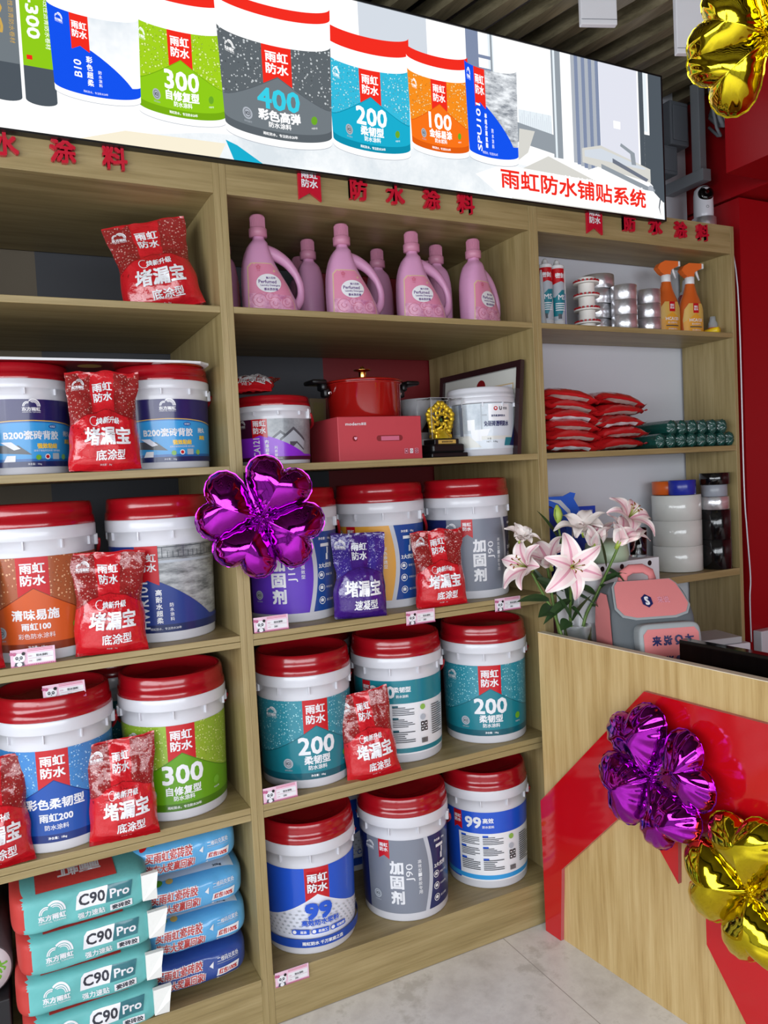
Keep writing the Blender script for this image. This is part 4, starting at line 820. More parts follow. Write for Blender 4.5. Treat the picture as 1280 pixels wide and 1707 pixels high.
t = thing('award_trophy', 'small gold openwork trophy on a black base in a clear case', 'trophy', (0.722, 0.115, S2), 0.12)
g = G(); g.box((0, 0, 0.008), (0.15, 0.09, 0.016), DARK, 0.004); g.box((0.0, 0, 0.03), (0.135, 0.08, 0.03), DARK, 0.008); g.box((0, 0, 0.052), (0.10, 0.06, 0.018), DARK, 0.002); g.build('base', t)
YG = plain('yellow_gold', '#dcb92c', 0.3, 0.55)
g = G(); rr = random.Random(4)
g.box((0, 0, 0.071), (0.068, 0.03, 0.016), YG, 0.004); g.lathe([(0.03, 0.063), (0.026, 0.072), (0.018, 0.08), (0.014, 0.088)], YG, 20)
for i in range(44):
    a = 2 * pi * i / 44; rad = 0.047 + 0.004 * sin(5 * a); X = Matrix.Translation((rad * cos(a) * 0.95, 0, 0.128 + rad * sin(a))) @ Matrix.Rotation(pi / 2, 4, 'X')
    if i % 2 == 0: g.lathe([(0.0, -0.007), (0.008, -0.006), (0.0105, 0), (0.008, 0.006), (0, 0.007)], YG, 10, X=X)
for i in range(9): a = 2 * pi * i / 9; g.tube([(0.042 * cos(a), 0.0, 0.128 + 0.042 * sin(a)), (0.026 * cos(a + .5), -0.004, 0.128 + 0.026 * sin(a + .5)), (0.012 * cos(a + .2), -0.003, 0.128 + 0.012 * sin(a + .2))], 0.005, YG, 7)
for i in range(12): a = rr.uniform(0, 6.28); q = rr.uniform(0.012, 0.04); g.tube([(q * cos(a), -0.004, 0.128 + q * sin(a)), (q * cos(a) + 0.012 * cos(a + 1.5), -0.004, 0.128 + q * sin(a) + 0.012 * sin(a + 1.5))], 0.0045, YG, 7)
g.build('openwork_emblem', t); 
g = G(); g.lathe([(0.0, -0.003), (0.008, 0), (0.0, 0.003)], plain('jade', '#2f5c33', 0.3), 12, X=Matrix.Translation((-0.004, -0.006, 0.124)) @ Matrix.Rotation(pi / 2, 4, 'X')); g.build('jade_inset', t)
g = G(); a = Art(); a.rect(-0.036, 0.046, 0.036, 0.058, 'gold'); a.text('诚信经营优秀商', 0, 0.052, 0.006, 'black', .03); a.emit(g, lambda u, v, o: (u, -0.0306 - o, v), 0); g.build('plaque', t)
g = G(); g.box((0, 0, 0.128), (0.128, 0.075, 0.13), plain('thin_acrylic', '#ffffff', 0.02, trans=1, ior=1.06), 0); 
ED = plain('acrylic_edges', '#b8bcc0', 0.2, trans=0.3)
for x in (-0.064, 0.064):
    for y in (-0.0375, 0.0375): g.box((x, y, 0.128), (0.0014, 0.0014, 0.13), ED)
for z in (0.193,):
    for y in (-0.0375, 0.0375): g.box((0, y, z), (0.128, 0.0014, 0.0014), ED)
    for x in (-0.064, 0.064): g.box((x, 0, z), (0.0014, 0.075, 0.0014), ED)
g.build('clear_case', t)
g = G(); g.lathe([(0, 0.0), (0.03, 0.0), (0.035, 0.006), (0.07, 0.06), (0.082, 0.12), (0.08, 0.12), (0.066, 0.06), (0.03, 0.01), (0, 0.01)], PLW, 48, (0.815, 0.40, S2 + 0.10)); g.lathe([(0.0, 0), (0.06, 0), (0.062, 0.1), (0, 0.1)], PLW, 40, (0.815, 0.40, S2)); tag(g.build('white_bowl'), 'white bowl on a stand behind the clear trophy case', 'bowl')
# framed certificate leaning on the divider
t = thing('certificate_frame', 'dark framed certificate with a red round seal leaning on the divider', 'frame', (0, 0, 0)); FRM = plain('dark_mahogany', '#2a1519', 0.25, coat=0.4)
A0, A1 = Vector((0.955, 0.515, S2)), Vector((0.985, 0.04, S2)); hv = Vector((0.03, 0, 0.315)); dv = A1 - A0; nv = dv.cross(hv).normalized(); nv = nv if nv.x < 0 else -nv
def fp(u, v, o=0): return tuple(A0 + dv * u + hv * v + nv * o)
g = G()
for u0, u1, v0, v1 in ((0, 1, 0, .07), (0, 1, .93, 1), (0, .045, .07, .93), (.955, 1, .07, .93)): g.prism([(u0, v0), (u1, v0), (u1, v1), (u0, v1)], lambda u, v: fp(u, v, .016), lambda u, v: fp(u, v, 0), FRM)
g.build('frame', t); g = G(); a = Art(); a.rect(.045, .07, .955, .93, 'offw'); a.rect(.1, .14, .9, .78, 'tan'); a.rect(.11, .155, .89, .765, 'lav'); a.circ(.52, .79, .055, 'darkred', 28, .085)
a.text('荣誉证书', .5, .6, .09, 'darkred', .02, w=.3); a.emit(g, lambda u, v, o: fp(u, v, .004 + o), 0, None, 0, 0.0002); g.build('certificate', t)
g = G(); g.box((0.015, 0.0, 0.06), (0.07, 0.012, 0.125), plain('pale_wood', '#8f7f62', 0.5), 0.002); g.box((0.015, -0.0065, 0.06), (0.045, 0.002, 0.095), plain('aged_photo', '#8d8457', 0.5)); o = g.build('photo_frame', None, (0.432, 0.50, S2 + 0.115)); o.rotation_euler = (0.05, 0, 0.3); tag(o, 'small pale photo frame standing in shadow behind the red pot', 'frame')
g = G(); g.box((0.0, 0.0, 0.058), (0.16, 0.14, 0.115), plain('maroon_carton', '#5a1d1f', 0.6), 0.003); o = g.build('carton', None, (0.45, 0.50, S2)); tag(o, 'plain dark red carton behind the pot carrying the photo frame', 'box')  # rear carton in one even dark red
# printed board lying on the two small buckets
t = thing('display_board', 'flat printed display board lying across the two navy and sky-blue buckets', 'board', (0, 0, 0)); zb = S2 + H2 + 0.001
bp = [(-0.70, 0.015), (-0.13, 0.015), (-0.075, 0.025), (-0.045, 0.06), (-0.04, 0.16), (-0.05, 0.32), (-0.70, 0.33)]
g = G(); g.prism(bp, lambda x, y: (x, y, zb + .006), lambda x, y: (x, y, zb), MAT_W, MAT_W); g.build('board', t)
g = G(); a = Art(); a.rect(-0.69, 0.02, -0.20, 0.32, 'darkred'); a.circ(-0.13, 0.14, 0.085, 'dgrey', 32, 0.118); a.circ(-0.13, 0.14, 0.082, 'orange', 32, 0.115); a.circ(-0.35, 0.10, 0.03, 'gold'); a.emit(g, lambda u, v, o: (u, v, zb - o - .0002), 0, None, 0, 0.00008); g.build('printed_underside', t)
# ------------------------------------------------------------------ right bay, top shelf
SL = plain('sealant_white', '#d7d8da', 0.35)
def sealant(x, y, rz, label):
    t = thing('sealant_tube', label, 'tube', (x, y, S1), rz, 'sealant tubes'); g = G(); r = 0.0235
    g.lathe([(0, 0), (r, 0), (r, 0.215), (r * 1.06, 0.216), (r * 1.06, 0.222), (0.012, 0.224), (0.010, 0.236), (0.004, 0.244), (0, 0.244)], SL, 36); g.build('cartridge', t)
    a = Art(); h = r * pi * .95; a.rect(-h, .03, h, .21, 'lgrey'); a.poly([(-h, .21), (h, .21), (h, .15), (0.002, .165), (-h, .14)], 'red'); a.poly([(-h, .045), (.0, .045), (.03, .12), (h, .10), (h, .14), (.004, .135), (-.02, .11), (-h, .12)], 'teal'); a.text('密封', 0.0, .185, .017, 'white', .04); a.text('MS', .004, .11, .017, 'white', .02); a.lines(-.02, .06, .018, .09, 4, 'white', 4); a.rect(-.012, .035, .0, .052, 'dgrey')
    g = G(); a.emit(g, lambda u, v, o: ((r + o) * sin(u / r), -(r + o) * cos(u / r), v), 0.004, None, 0.0004, 0.00008); g.build('label', t); return t
s0 = sealant(1.165, 0.10, -0.5, 'sealant tube with red band, left one beside the divider'); dup(s0, (1.217, 0.10, S1), -0.2, 'sealant tube with red band, right one of the two')
g = G(); g.lathe([(0, 0), (.014, 0), (.013, .02), (.009, .05), (.006, .17), (.003, .2)], plain('frosted_nozzle', '#dfe4e6', 0.3, trans=0.5), 24); tag(g.build('spare_nozzle', None, (1.135, 0.085, S1)), 'frosted plastic nozzle standing left of the sealant tubes', 'nozzle')
t = thing('carton_strip', 'slim white box with a blue lower half behind the sealant tubes', 'box', (1.262, 0.14, S1), -0.3)
g = G(); g.box((0, 0, .109), (.03, .03, .218), MAT_W, .001); g.build('box', t); g = G(); g.box((.004, -.0152, .07), (.014, .0012, .13), MAT_W); g.add([(-.004, -.0162, 0.005), (.012, -.0162, 0.005), (.012, -.0162, .135), (-.004, -.0162, .135)], [(0, 1, 2, 3)], plain('deep_blue', '#27328c', .4)); g.build('blue_panel', t)
# white bobbins with red notched flanges
WB = plain('bobbin_white', '#dcd8d2', 0.45); RB = plain('bobbin_red', '#a3141d', 0.4)
for k in range(4):
    t = thing('bobbin', 'white spool with red-notched flange, %s in its stack' % ['lowest', 'second up', 'third up', 'topmost'][k], 'spool', (1.352, 0.105, S1 + k * 0.0475), 0.2 * k, 'stacked white spools')
    g = G(); g.lathe([(0, 0), (.029, 0), (.029, .026), (.046, .026), (.046, .031), (.03, .031), (.03, .0475), (0, .0475)], WB, 40, smooth=False); g.build('spool', t)
    g = G()
    for i in range(18): X = Matrix.Rotation(2 * pi * i / 18, 4, 'Z'); g.box((.0425, 0, .0345), (.007, .0075, .007), RB if i % 1 == 0 else WB, 0, X)
    g.build('notched_ring', t)
# foil tape rolls
def roll(x, y, z, r, h, mat, label, grp, core=0.55, rz=0, nm='tape_roll', edge=None):
    t = thing(nm, label, 'tape', (x, y, z), rz, grp); g = G(); g.lathe([(r * .97, 0), (r, .0015), (r, h - .0015), (r * .97, h)], mat, 56); g.build('tape', t)
    g = G(); g.lathe([(r * .97, h), (r * core, h)], edge or mat, 56, smooth=False); g.lathe([(r * .97, 0), (r * core, 0)], edge or mat, 56, smooth=False); g.lathe([(r * core, 0), (r * core, h)], plain('cardboard_core', '#8d7350', .8) if 'cardboard_core' not in bpy.data.materials else bpy.data.materials['cardboard_core'], 40); g.build('core', t); return t
DK_E = plain('black_butyl', '#17171a', .5)
nm4 = ['lowest', 'second up', 'third up', 'topmost']
f0 = roll(1.435, 0.165, S1, 0.062, 0.053, FOIL, 'wide foil tape roll, lowest of the tall back stack', 'foil tape rolls', edge=DK_E)
for k in range(1, 4): dup(f0, (1.435 + .004 * k, 0.165 - .004 * k, S1 + k * .0537), 0.3 * k, 'wide foil tape roll, %s of the tall back stack' % nm4[k])
f1 = roll(1.488, 0.062, S1, 0.046, 0.053, FOIL, 'foil tape roll, lowest of the front stack of three', 'foil tape rolls', edge=DK_E)
for k in range(1, 3): dup(f1, (1.488, 0.062, S1 + k * .0537), .4 * k, 'foil tape roll, %s of the front stack of three' % ('middle' if k == 1 else 'topmost'))
f2 = roll(1.628, 0.085, S1, 0.047, 0.052, FOIL, 'foil tape roll, lowest of the stack left of the spray bottles', 'foil tape rolls', edge=DK_E)
for k in range(1, 3): dup(f2, (1.628, 0.085, S1 + k * .0527), .4 * k, 'foil tape roll, %s of the stack left of the spray bottles' % ('middle' if k == 1 else 'topmost'))
# spray bottles
AMB = plain('amber_plastic', '#c25a22', .22, coat=.4); ORG = plain('orange_trigger', '#d8672a', .3)
def spray(x, rz, label):
    t = thing('spray_bottle', label, 'spray bottle', (x, 0.10, S1), rz, 'amber spray bottles')
    def sec(a, b):
        Z = [(0, .05, .028), (.01, .054, .03), (.06, .055, .03), (.115, .051, .028), (.14, .042, .025), (.165, .029, .021), (.19, .021, .018), (.205, .017, .016)]; z = .205 * b
        for i in range(len(Z) - 1):
            if z <= Z[i + 1][0] + 1e-9: k = (z - Z[i][0]) / (Z[i + 1][0] - Z[i][0]); w = Z[i][1] + (Z[i + 1][1] - Z[i][1]) * k; d = Z[i][2] + (Z[i + 1][2] - Z[i][2]) * k; break
        th = 2 * pi * a; return (w * cos(th), d * sin(th), z)
    g = G(); g.grid(sec, 40, 36, AMB, True); g.build('body', t)
    g = G(); g.lathe([(.017, .2), (.018, .202), (.018, .226), (.015, .228)], SL, 28); g.build('collar', t)
    g = G(); g.add(*[(lambda P: ([(x_, y_, z_) for y_ in (-.012, .012) for x_, z_ in P], [tuple(range(len(P)))[::-1], tuple(range(len(P), 2 * len(P)))] + [(i, (i + 1) % len(P), len(P) + (i + 1) % len(P), len(P) + i) for i in range(len(P))]))([(-.046, .252), (-.03, .235), (-.014, .226), (.012, .226), (.016, .246), (.05, .262), (.05, .28), (-.01, .280), (-.034, .268)])][0], ORG); g.build('spray_head', t)
    g = G(); g.box((.056, 0, .271), (.012, .02, .02), SL, .002); g.build('nozzle', t); g = G(); g.tube([(.03, 0, .255), (.036, 0, .24), (.046, 0, .218)], [.006, .005, .003], SL, 8); g.build('trigger', t)
    a = Art(); P = [(-.047, .012), (.047, .012), (.05, .06), (.045, .1), (.03, .122), (-.03, .122), (-.045, .1), (-.05, .06)]; a.poly(P, 'gold'); a.poly([(-.047, .012), (.047, .012), (.049, .05), (.0, .085), (-.049, .05)], 'jy'); a.rect(-.013, .085, .013, .122, 'red'); a.logo(0, .104, .018); a.text('HCA120', 0, .058, .0115, 'white', .03); a.text('柔光保护剂', 0, .043, .008, 'white'); a.rect(-.028, .03, .028, .034, 'dgrey'); a.text('净含量500ml', 0, .02, .007, 'white')
    def mp(u, v, o):
        w = .0545; return (u, -(.0300 * max(0, 1 - (u / w) ** 2) ** .5 + .0012 + o), v)
    g = G(); a.emit(g, mp, .006, None, 0, .00008); g.build('label', t); return t
sp0 = spray(1.742, -0.12, 'amber spray bottle with orange trigger, left of the pair'); dup(sp0, (1.868, 0.10, S1), -0.12, 'amber spray bottle with orange trigger, right of the pair')
t = thing('aerosol_can', 'red and white aerosol can with grey cap behind the right spray bottle', 'can', (1.925, 0.175, S1)); g = G(); g.lathe([(0, 0), (.027, 0), (.027, .055), (.0265, .17), (.02, .18)], PLR, 32); g.build('can', t)
g = G(); g.lathe([(.0275, .02), (.0275, .07)], PLW, 32); a = Art(); a.vtext('瓷砖清洁', -.002, .16, .022, 'white', .03); a.emit(g, lambda u, v, o: ((.0272 + o) * sin(u / .027), -(.0272 + o) * cos(u / .027), v), .005); g.build('label', t); g = G(); g.lathe([(.02, .18), (.02, .19), (.012, .195), (.008, .235), (.004, .24), (0, .24)], plain('grey_cap', '#c4c7ca', .35), 24); g.build('cap', t)
t = thing('glue_bottle', 'tiny bottle of amber liquid with a clear cap at the shelf right end', 'bottle', (1.972, 0.085, S1)); g = G(); g.lathe([(0, 0), (.022, 0), (.022, .03), (.012, .042)], AMB, 24); g.build('body', t); g = G(); g.lathe([(.022, .004), (.0225, .005), (.0225, .017), (.022, .018)], plain('yellow_label', '#e0b226', .4), 24); g.build('label', t); g = G(); g.lathe([(.018, .034), (.018, .05), (.012, .062), (.011, .078), (0, .079)], plain('clear_cap', '#d4dade', .15, trans=.6), 24); g.build('cap', t)
g = G(); X = Matrix.Rotation(pi / 2, 4, 'X') @ Matrix.Translation((0, .0125, -.03)); g.lathe([(0, 0), (.0125, 0), (.0125, .07), (0, .07)], plain('yellow_plastic', '#e6c31f', .35), 24, X=X); tag(g.build('yellow_stopper', None, (1.925, 0.06, S1)), 'small yellow plastic plug lying right of the spray bottles', 'plug')
# ------------------------------------------------------------------ right bay, second shelf: lying red pouches and foil-wrapped rolls
BAGF = plain('red_film_sack', '#b81c20', .25, coat=.5, bump=(45, .5, .004)); SIL = plain('silver_film', '#c3bfb8', .3, .4, bump=(50, .5, .004))
def flatbag(seed, label, W=.125, D=.085, T=.022):
    rr = random.Random(seed); o = rr.random() * 60; t = thing('flat_pouch', label, 'pouch', (0, 0, 0), 0, 'lying red pouches')
    def f(sg):
        def q(a, b):
            u, v = 2 * a - 1, 2 * b - 1; e = max(0, 1 - abs(u) ** 3) ** .6 * max(0, 1 - abs(v) ** 3) ** .6
            w = 1 - .1 * abs(v) ** 2; n = noise.noise(Vector((u * 3 + o, v * 3, 1))) * .35 + noise.noise(Vector((u * 9, v * 9 + o, 5))) * .2
            return (u * W * w, v * D * (1 - .08 * u * u), sg * T * e * (1 + .6 * n) + .012 * noise.noise(Vector((u * 1.6 + o, v * 2.0, 9))) * abs(u) ** 1.5 - (.012 * u * u))
        return q
    g = G(); g.grid(f(1), 34, 26, BAGF); g.grid(f(-1), 34, 26, BAGF); g.build('pouch', t)
    p = f(0.2)
    for s in (0, 1):
        g = G(); g.grid(lambda a, b: (lambda P: (P[0] + (2 * s - 1) * .014 * b, P[1], P[2] + .006 * b * sin(a * 14 + o)))(p(s, a)), 20, 2, SIL if seed % 2 else BAGF); g.build('end_seal', t)
    g = G(); g.grid(lambda a, b: (lambda P: (P[0], P[1] - .0012, P[2] - .001))(f(-1 if seed % 3 else 1)(.12 + .7 * a, .03 + .11 * b)), 24, 4, SIL if seed % 2 == 0 else MAT_W); g.build('printed_strip', t)
    return t
fb = [flatbag(s, '') for s in (1, 2, 4)]
used = set(); k = 0
L6 = ['lowest', 'second up', 'third up', 'fourth up', 'fifth up', 'topmost']
for col, x in (('left', 1.212), ('right', 1.430)):
    for i in range(6 if col == 'left' else 5):
        b = fb[(i + (col == 'right')) % 3]; lab = 'lying red foil pouch, %s in the %s pile' % ((L6[i] if (col == 'left' or i < 4) else 'topmost'), col)
        loc = (x + .01 * sin(i * 2.1), .105 + .008 * cos(i * 1.7), S2 + .028 + i * (.0345 if col == 'left' else .040)); rz = .08 * sin(i * 3.3) + (.06 if col == 'right' else 0); rot = (0, (.06 if col == 'left' else -.02) + (.14 if (i >= 4) else 0) * (1 if col == 'right' else .4), rz)
        if id(b) not in used: used.add(id(b)); b.location = loc; b.rotation_euler = rot; b['label'] = lab
        else: dup(b, loc, 0, lab, rot=rot)
DG = plain('dark_green_film', '#16453e', .22, coat=.6, bump=(70, .6, .004))
t0 = None; k = 0
for row in range(2):
    for i in range(9 if row == 0 else 7):
        x = 1.60 + i * .0535 + (.036 if row else 0) - (.0 if row == 0 else 0); z = S2 + .0275 + row * .049; k += 1
        if row == 1: x = 1.66 + i * .0535
        if x > 1.965: x = 1.965 if row == 0 and i == 7 else x
        lab = 'dark green film-wrapped roll, %s from the left in the %s row' % (['first', 'second', 'third', 'fourth', 'fifth', 'sixth', 'seventh', 'eighth', 'ninth'][i], ['lower', 'upper'][row])
        if row == 0 and i == 8: continue
        if row == 1 and i == 6: continue
        if t0 is None:
            t0 = thing('wrapped_roll', lab, 'roll', (x, .005, z), 0, 'dark green wrapped rolls'); g = G()
            def cyl(a, b):
                r = .0262 * (1 + .05 * sin(2 * pi * a * 9) * (1 - b)); return (r * cos(2 * pi * a), .012 + .2 * b, r * sin(2 * pi * a))
            g.grid(cyl, 40, 6, DG, True)
            g.grid(lambda a, b: (.0262 * (1 + .05 * sin(2 * pi * a * 9)) * (1 - b) * cos(2 * pi * a), .012 - .012 * sin(b * pi / 2) + .002 * sin(2 * pi * a * 14) * sin(pi * b), .0262 * (1 + .05 * sin(2 * pi * a * 9)) * (1 - b) * sin(2 * pi * a)), 72, 8, DG, True)
            g.grid(lambda a, b: (.0262 * (1 - b) * cos(2 * pi * a), .212, .0262 * (1 - b) * sin(2 * pi * a)), 24, 2, DG, True); g.build('roll', t0)
            g = G()
            for q in (0.3, 2.2, 4.0): g.grid(lambda a, b: (.0266 * (.3 + .7 * a) * cos(q + .25 * b), .0145 - .0135 * sin((1 - a) * 1.1), .0266 * (.3 + .7 * a) * sin(q + .25 * b)), 6, 2, FOIL)
            g.build('foil_stripe', t0)
        else: dup(t0, (x, .005, z), 0, lab, rot=(0, 1.3 * k, 0))
# ------------------------------------------------------------------ right bay, third shelf
S3R = 1.111
WT = plain('wrapped_white_tape', '#c9c9c4', .18, coat=.5, bump=(50, .25, .003))
for k in range(3): roll(1.785, 0.125, S3R + .002 + k * .0985, .092, .098, WT, 'broad white tape roll, %s of three in shrink film' % ['lowest', 'middle', 'topmost'][k], 'broad white tape rolls', .5, .6 * k)
roll(1.790, 0.150, S3R + .299, .074, .052, plain('orange_tape', '#c8581c', .3), 'orange tape roll behind the blue one on the white rolls', 'small coloured tape rolls', .6)
roll(1.757, 0.068, S3R + .299, .050, .056, plain('blue_tape', '#1f2a8c', .25), 'blue tape roll on top of the white rolls', 'small coloured tape rolls', .6)
BT = plain('black_tape', '#0b0b0d', .14, coat=.5, bump=(40, .3, .003))
for k in range(2): roll(1.921, 0.055, S3R + .001 + k * .1155, .0565, .115, BT, 'wide black tape roll, %s one at the right end' % ['lower', 'upper'][k], 'black tape rolls', .55)
roll(1.916, 0.055, S3R + .233, .054, .05, FOIL, 'foil tape roll between the black and grey rolls at the right end', 'foil tape rolls', .55); roll(1.916, 0.055, S3R + .284, .048, .045, plain('grey_tape', '#8b8f98', .3), 'grey tape roll under the topmost black roll', 'small coloured tape rolls', .55); roll(1.920, 0.055, S3R + .33, .056, .045, BT, 'black tape roll topmost at the right end', 'black tape rolls', .55)
# blue standing card with a dolphin
t = thing('standing_card', 'glossy blue card with a leaping dolphin cut-out behind the lilies', 'card', (1.285, 0.16, S3R), -0.25); CB = plain('glossy_blue_card', '#1d3fae', .25, coat=.4)
g = G(); g.box((0.0, 0, .14), (.20, .004, .28), CB, .001); g.build('card', t)
g = G(); D = [(-.115, .30), (-.085, .322), (-.03, .322), (.0, .335), (.02, .33), (.012, .31), (.035, .27), (.03, .2), (-.01, .12), (-.03, .12), (-.02, .2), (-.05, .26), (-.075, .285)]
g.prism(D, lambda x, z: (x, -.008, z), lambda x, z: (x, -.004, z), plain('dolphin_blue', '#2a62d2', .25, coat=.4)); a = Art(); a.poly([(-.09, .312), (-.04, .308), (-.005, .27), (.012, .2), (-.005, .13), (.0, .2), (-.015, .26), (-.05, .295)], 'lg2'); a.text('上市公司的旗帜', .055, .262, .008, 'white', .02); a.emit(g, lambda u, v, o: (u, -.0082 - o, v), 0); g.build('dolphin_cutout', t)
# white punched box reaching over the shelf edge
t = thing('white_box', 'white box with round punched holes standing in front of the third shelf', 'box', (1.245, -0.070, 0.761), 0.0); 
g = G(); g.box((0, 0, .227), (.36, .11, .454), MAT_W, .002); g.build('box', t); g = G()
for x in (-.075, 0.01, .135): g.lathe([(0, 0), (.009, 0)], DARK, 24, X=Matrix.Translation((x, -.0555, .437)) @ Matrix.Rotation(pi / 2, 4, 'X'))
g.build('punched_hole', t)
t = thing('glass_tumbler', 'clear patterned tumbler on the white box, right end', 'glass', (1.385, -0.07, 1.2155)); g = G(); g.lathe([(0, 0), (.026, 0), (.028, .004), (.031, .10), (.0295, .10), (.0265, .008), (0, .008)], GLS, 32); g.build('glass', t)
g = G(); g.lathe([(.0, .0), (.07, .0), (.075, .02), (.068, .06), (.03, .075), (0, .078)], plain('pale_green_ceramic', '#a9bca0', .35), 36); tag(g.build('green_bowl', None, (1.24, -0.07, 1.2155)), 'pale green rounded bowl on the white box behind the lilies', 'bowl')
# ------------------------------------------------------------------ backpack
t = thing('backpack', 'pink and grey school backpack standing behind the counter', 'backpack', (1.190, -0.305, 0.7605), -0.33); t.scale = (1.0, 1.0, 1.06)
t.rotation_euler = (-0.12, 0, -0.36)
def rb(x, y, z, sx, sy, sz, e=.28):
    def f(s, q):
        th = 2 * pi * s; ph = pi * (q - .5); m = lambda w, k: math.copysign(abs(w) ** k, w); return (x + sx * m(cos(ph), e) * m(cos(th), e), y + sy * m(cos(ph), e) * m(sin(th), e), z + sz * m(sin(ph), e))
    return f
g = G()
def bodyf(s, q):
    x, y, z = rb(0, 0, .195, .135, .085, .195, .3)(s, q); k = max(0, (z - .262) / .125) ** 1.25; return (x * (1 - .10 * k * k), y - .085 * k * (y / .085) if y < 0 else y, z)
g.grid(bodyf, 56, 44, FAB, True); g.build('body', t)
def frontp(x, z): 
    k = max(0, (z - .262) / .125) ** 1.25; return -.0852 + .085 * k
g = G(); FL = [(-.114, .312), (-.108, .34), (-.10, .37), (-.085, .384), (.085, .384), (.10, .37), (.108, .34), (.114, .312), (.098, .29), (.06, .281), (-.06, .281), (-.098, .29)]
def flap(P, off, mat, mp, g):
    a = Art(); a.poly(P, mat); a.emit(g, mp, .02, .02, off, 0)
mpf = lambda u, v, o: (u, frontp(u, v) - .004 - o, v + .003 + o)
flap([(x * 1.06, .335 + (z - .335) * 1.07) for x, z in FL], 0.0, MC.setdefault('piping', plain('pale_piping', '#9aa0a2', .6)), mpf, g); flap(FL, .003, FABP, mpf, g)
a = Art(); a.poly([(-.03, .315), (-.014, .305), (.002, .315), (.002, .333), (-.014, .343), (-.03, .333)], 'navy'); a.text('S', -.014, .324, .021, 'white', .06); a.text('来说', .038, .324, .018, 'pinkc', .0); a.emit(g, mpf, .01, .01, .0045, .0002); g.build('top_flap', t)
g = G(); g.grid(rb(.022, -.095, .165, .098, .03, .105, .25), 44, 30, MC['piping'], True); PP = [(-.06, .08), (.10, .08), (.108, .09), (.108, .24), (.095, .255), (-.05, .255), (-.064, .24), (-.064, .09)]
mpp = lambda u, v, o: (u, -.1258 - o + .0012 * (abs((u - .022) / .09) ** 4 + abs((v - .167) / .095) ** 4), v)
flap(PP, 0.001, FABP, mpp, g); a = Art()
for i, ch in enumerate('来说Q才'): a.text(ch, -.025 + i * .034, .222, .026, 'navy', .04, mir=True)
for i, ch in enumerate('龙港成长'): a.text(ch, -.025 + i * .034, .165, .026, 'navy', .04, mir=True)
a.emit(g, mpp, .01, .01, .002, .0002); g.build('front_pocket', t)
g = G(); SPn = [(-.066, .13), (.068, .13), (.068, .26), (.055, .33), (.02, .36), (-.03, .355), (-.06, .31)]
mps = lambda u, v, o: (-.1355 - o + .10 * max(0, (v - .27) / .12) ** 2 * .135, u, v)
flap(SPn, 0.001, FABP, mps, g); g.build('side_panel', t)
g = G(); flap([(-.068, .015), (.07, .015), (.07, .13), (-.068, .13)], .006, MC.setdefault('mesh', plain('dark_mesh', '#44484b', .9, bump=(500, .6, .002))), mps, g); flap([(-.069, .126), (.071, .126), (.071, .136), (-.069, .136)], .008, MC.setdefault('hem', FAB), mps, g); g.build('mesh_pocket', t)
g = G(); g.tube([(-.05, .03, .388), (-.045, .03, .41), (-.02, .03, .424), (.02, .03, .424), (.045, .03, .41), (.05, .03, .388)], .009, FABP, 10, flat=1.8); g.build('carry_handle', t)
# ------------------------------------------------------------------ monitor and small things on the desk
t = thing('computer_monitor', 'black glossy monitor rising behind the counter edge at the right', 'monitor', (0, 0, 0))
m0, m1 = Vector(cpt(0.472, 1.037, -.12)), Vector(cpt(1.30, 1.037, -.12)); md = Vector((m1.x - m0.x, m1.y - m0.y, 0)); ml = md.length; md.normalize(); mn = Vector((md.y, -md.x, 0)); mn = mn if mn.x < 0 else -mn; mz = m0.z
def mbx(g, s0, s1, o0, o1, z0, z1, mat):
    vs = [tuple(m0 + md * s + mn * o + Vector((0, 0, z - m0.z))) for z in (z0, z1) for s, o in ((s0, o0), (s1, o0), (s1, o1), (s0, o1))]; g.add(vs, [(0, 1, 2, 3), (7, 6, 5, 4), (0, 4, 5, 1), (1, 5, 6, 2), (2, 6, 7, 3), (3, 7, 4, 0)], mat)
g = G(); mbx(g, 0, .56, -.03, 0, mz - .20, mz, BLKG); g.build('casing', t); g = G(); mbx(g, .25, .31, -.07, -.031, .77, mz - .05, DARK); mbx(g, .18, .38, -.14, .0, .7605, .772, DARK); g.build('stand', t)
t = thing('desk_tray', 'white plastic tray behind the backpack beside the monitor', 'tray', (1.60, -0.20, 0.7605), -.2); g = G(); g.box((0, 0, .075), (.17, .14, .15), PLW, .004); g.build('tray', t); g = G(); g.box((-.02, 0, .162), (.15, .13, .022), plain('frosted_lid', '#c9cccf', .3, trans=.3), .003); g.build('lid', t)
pb = at_d(1075, 1085, 2.30); t = thing('plastic_bag', 'crumpled clear plastic bag in front of the backpack', 'bag', (pb.x, pb.y, .7605)); g = G()
g.grid(lambda a, b: ((.035 * (1 - b) + .012) * cos(2 * pi * a) * (1 + .25 * sin(a * 40) * noise.noise(Vector((a * 8, b * 4, 2)))), (.03 * (1 - b) + .012) * sin(2 * pi * a), 0.0 + .262 * b + .01 * noise.noise(Vector((a * 9, b * 6, 4)))), 48, 24, plain('clear_film', '#d9dee0', .12, trans=.55, bump=(60, .8, .006)), True); g.build('film', t)
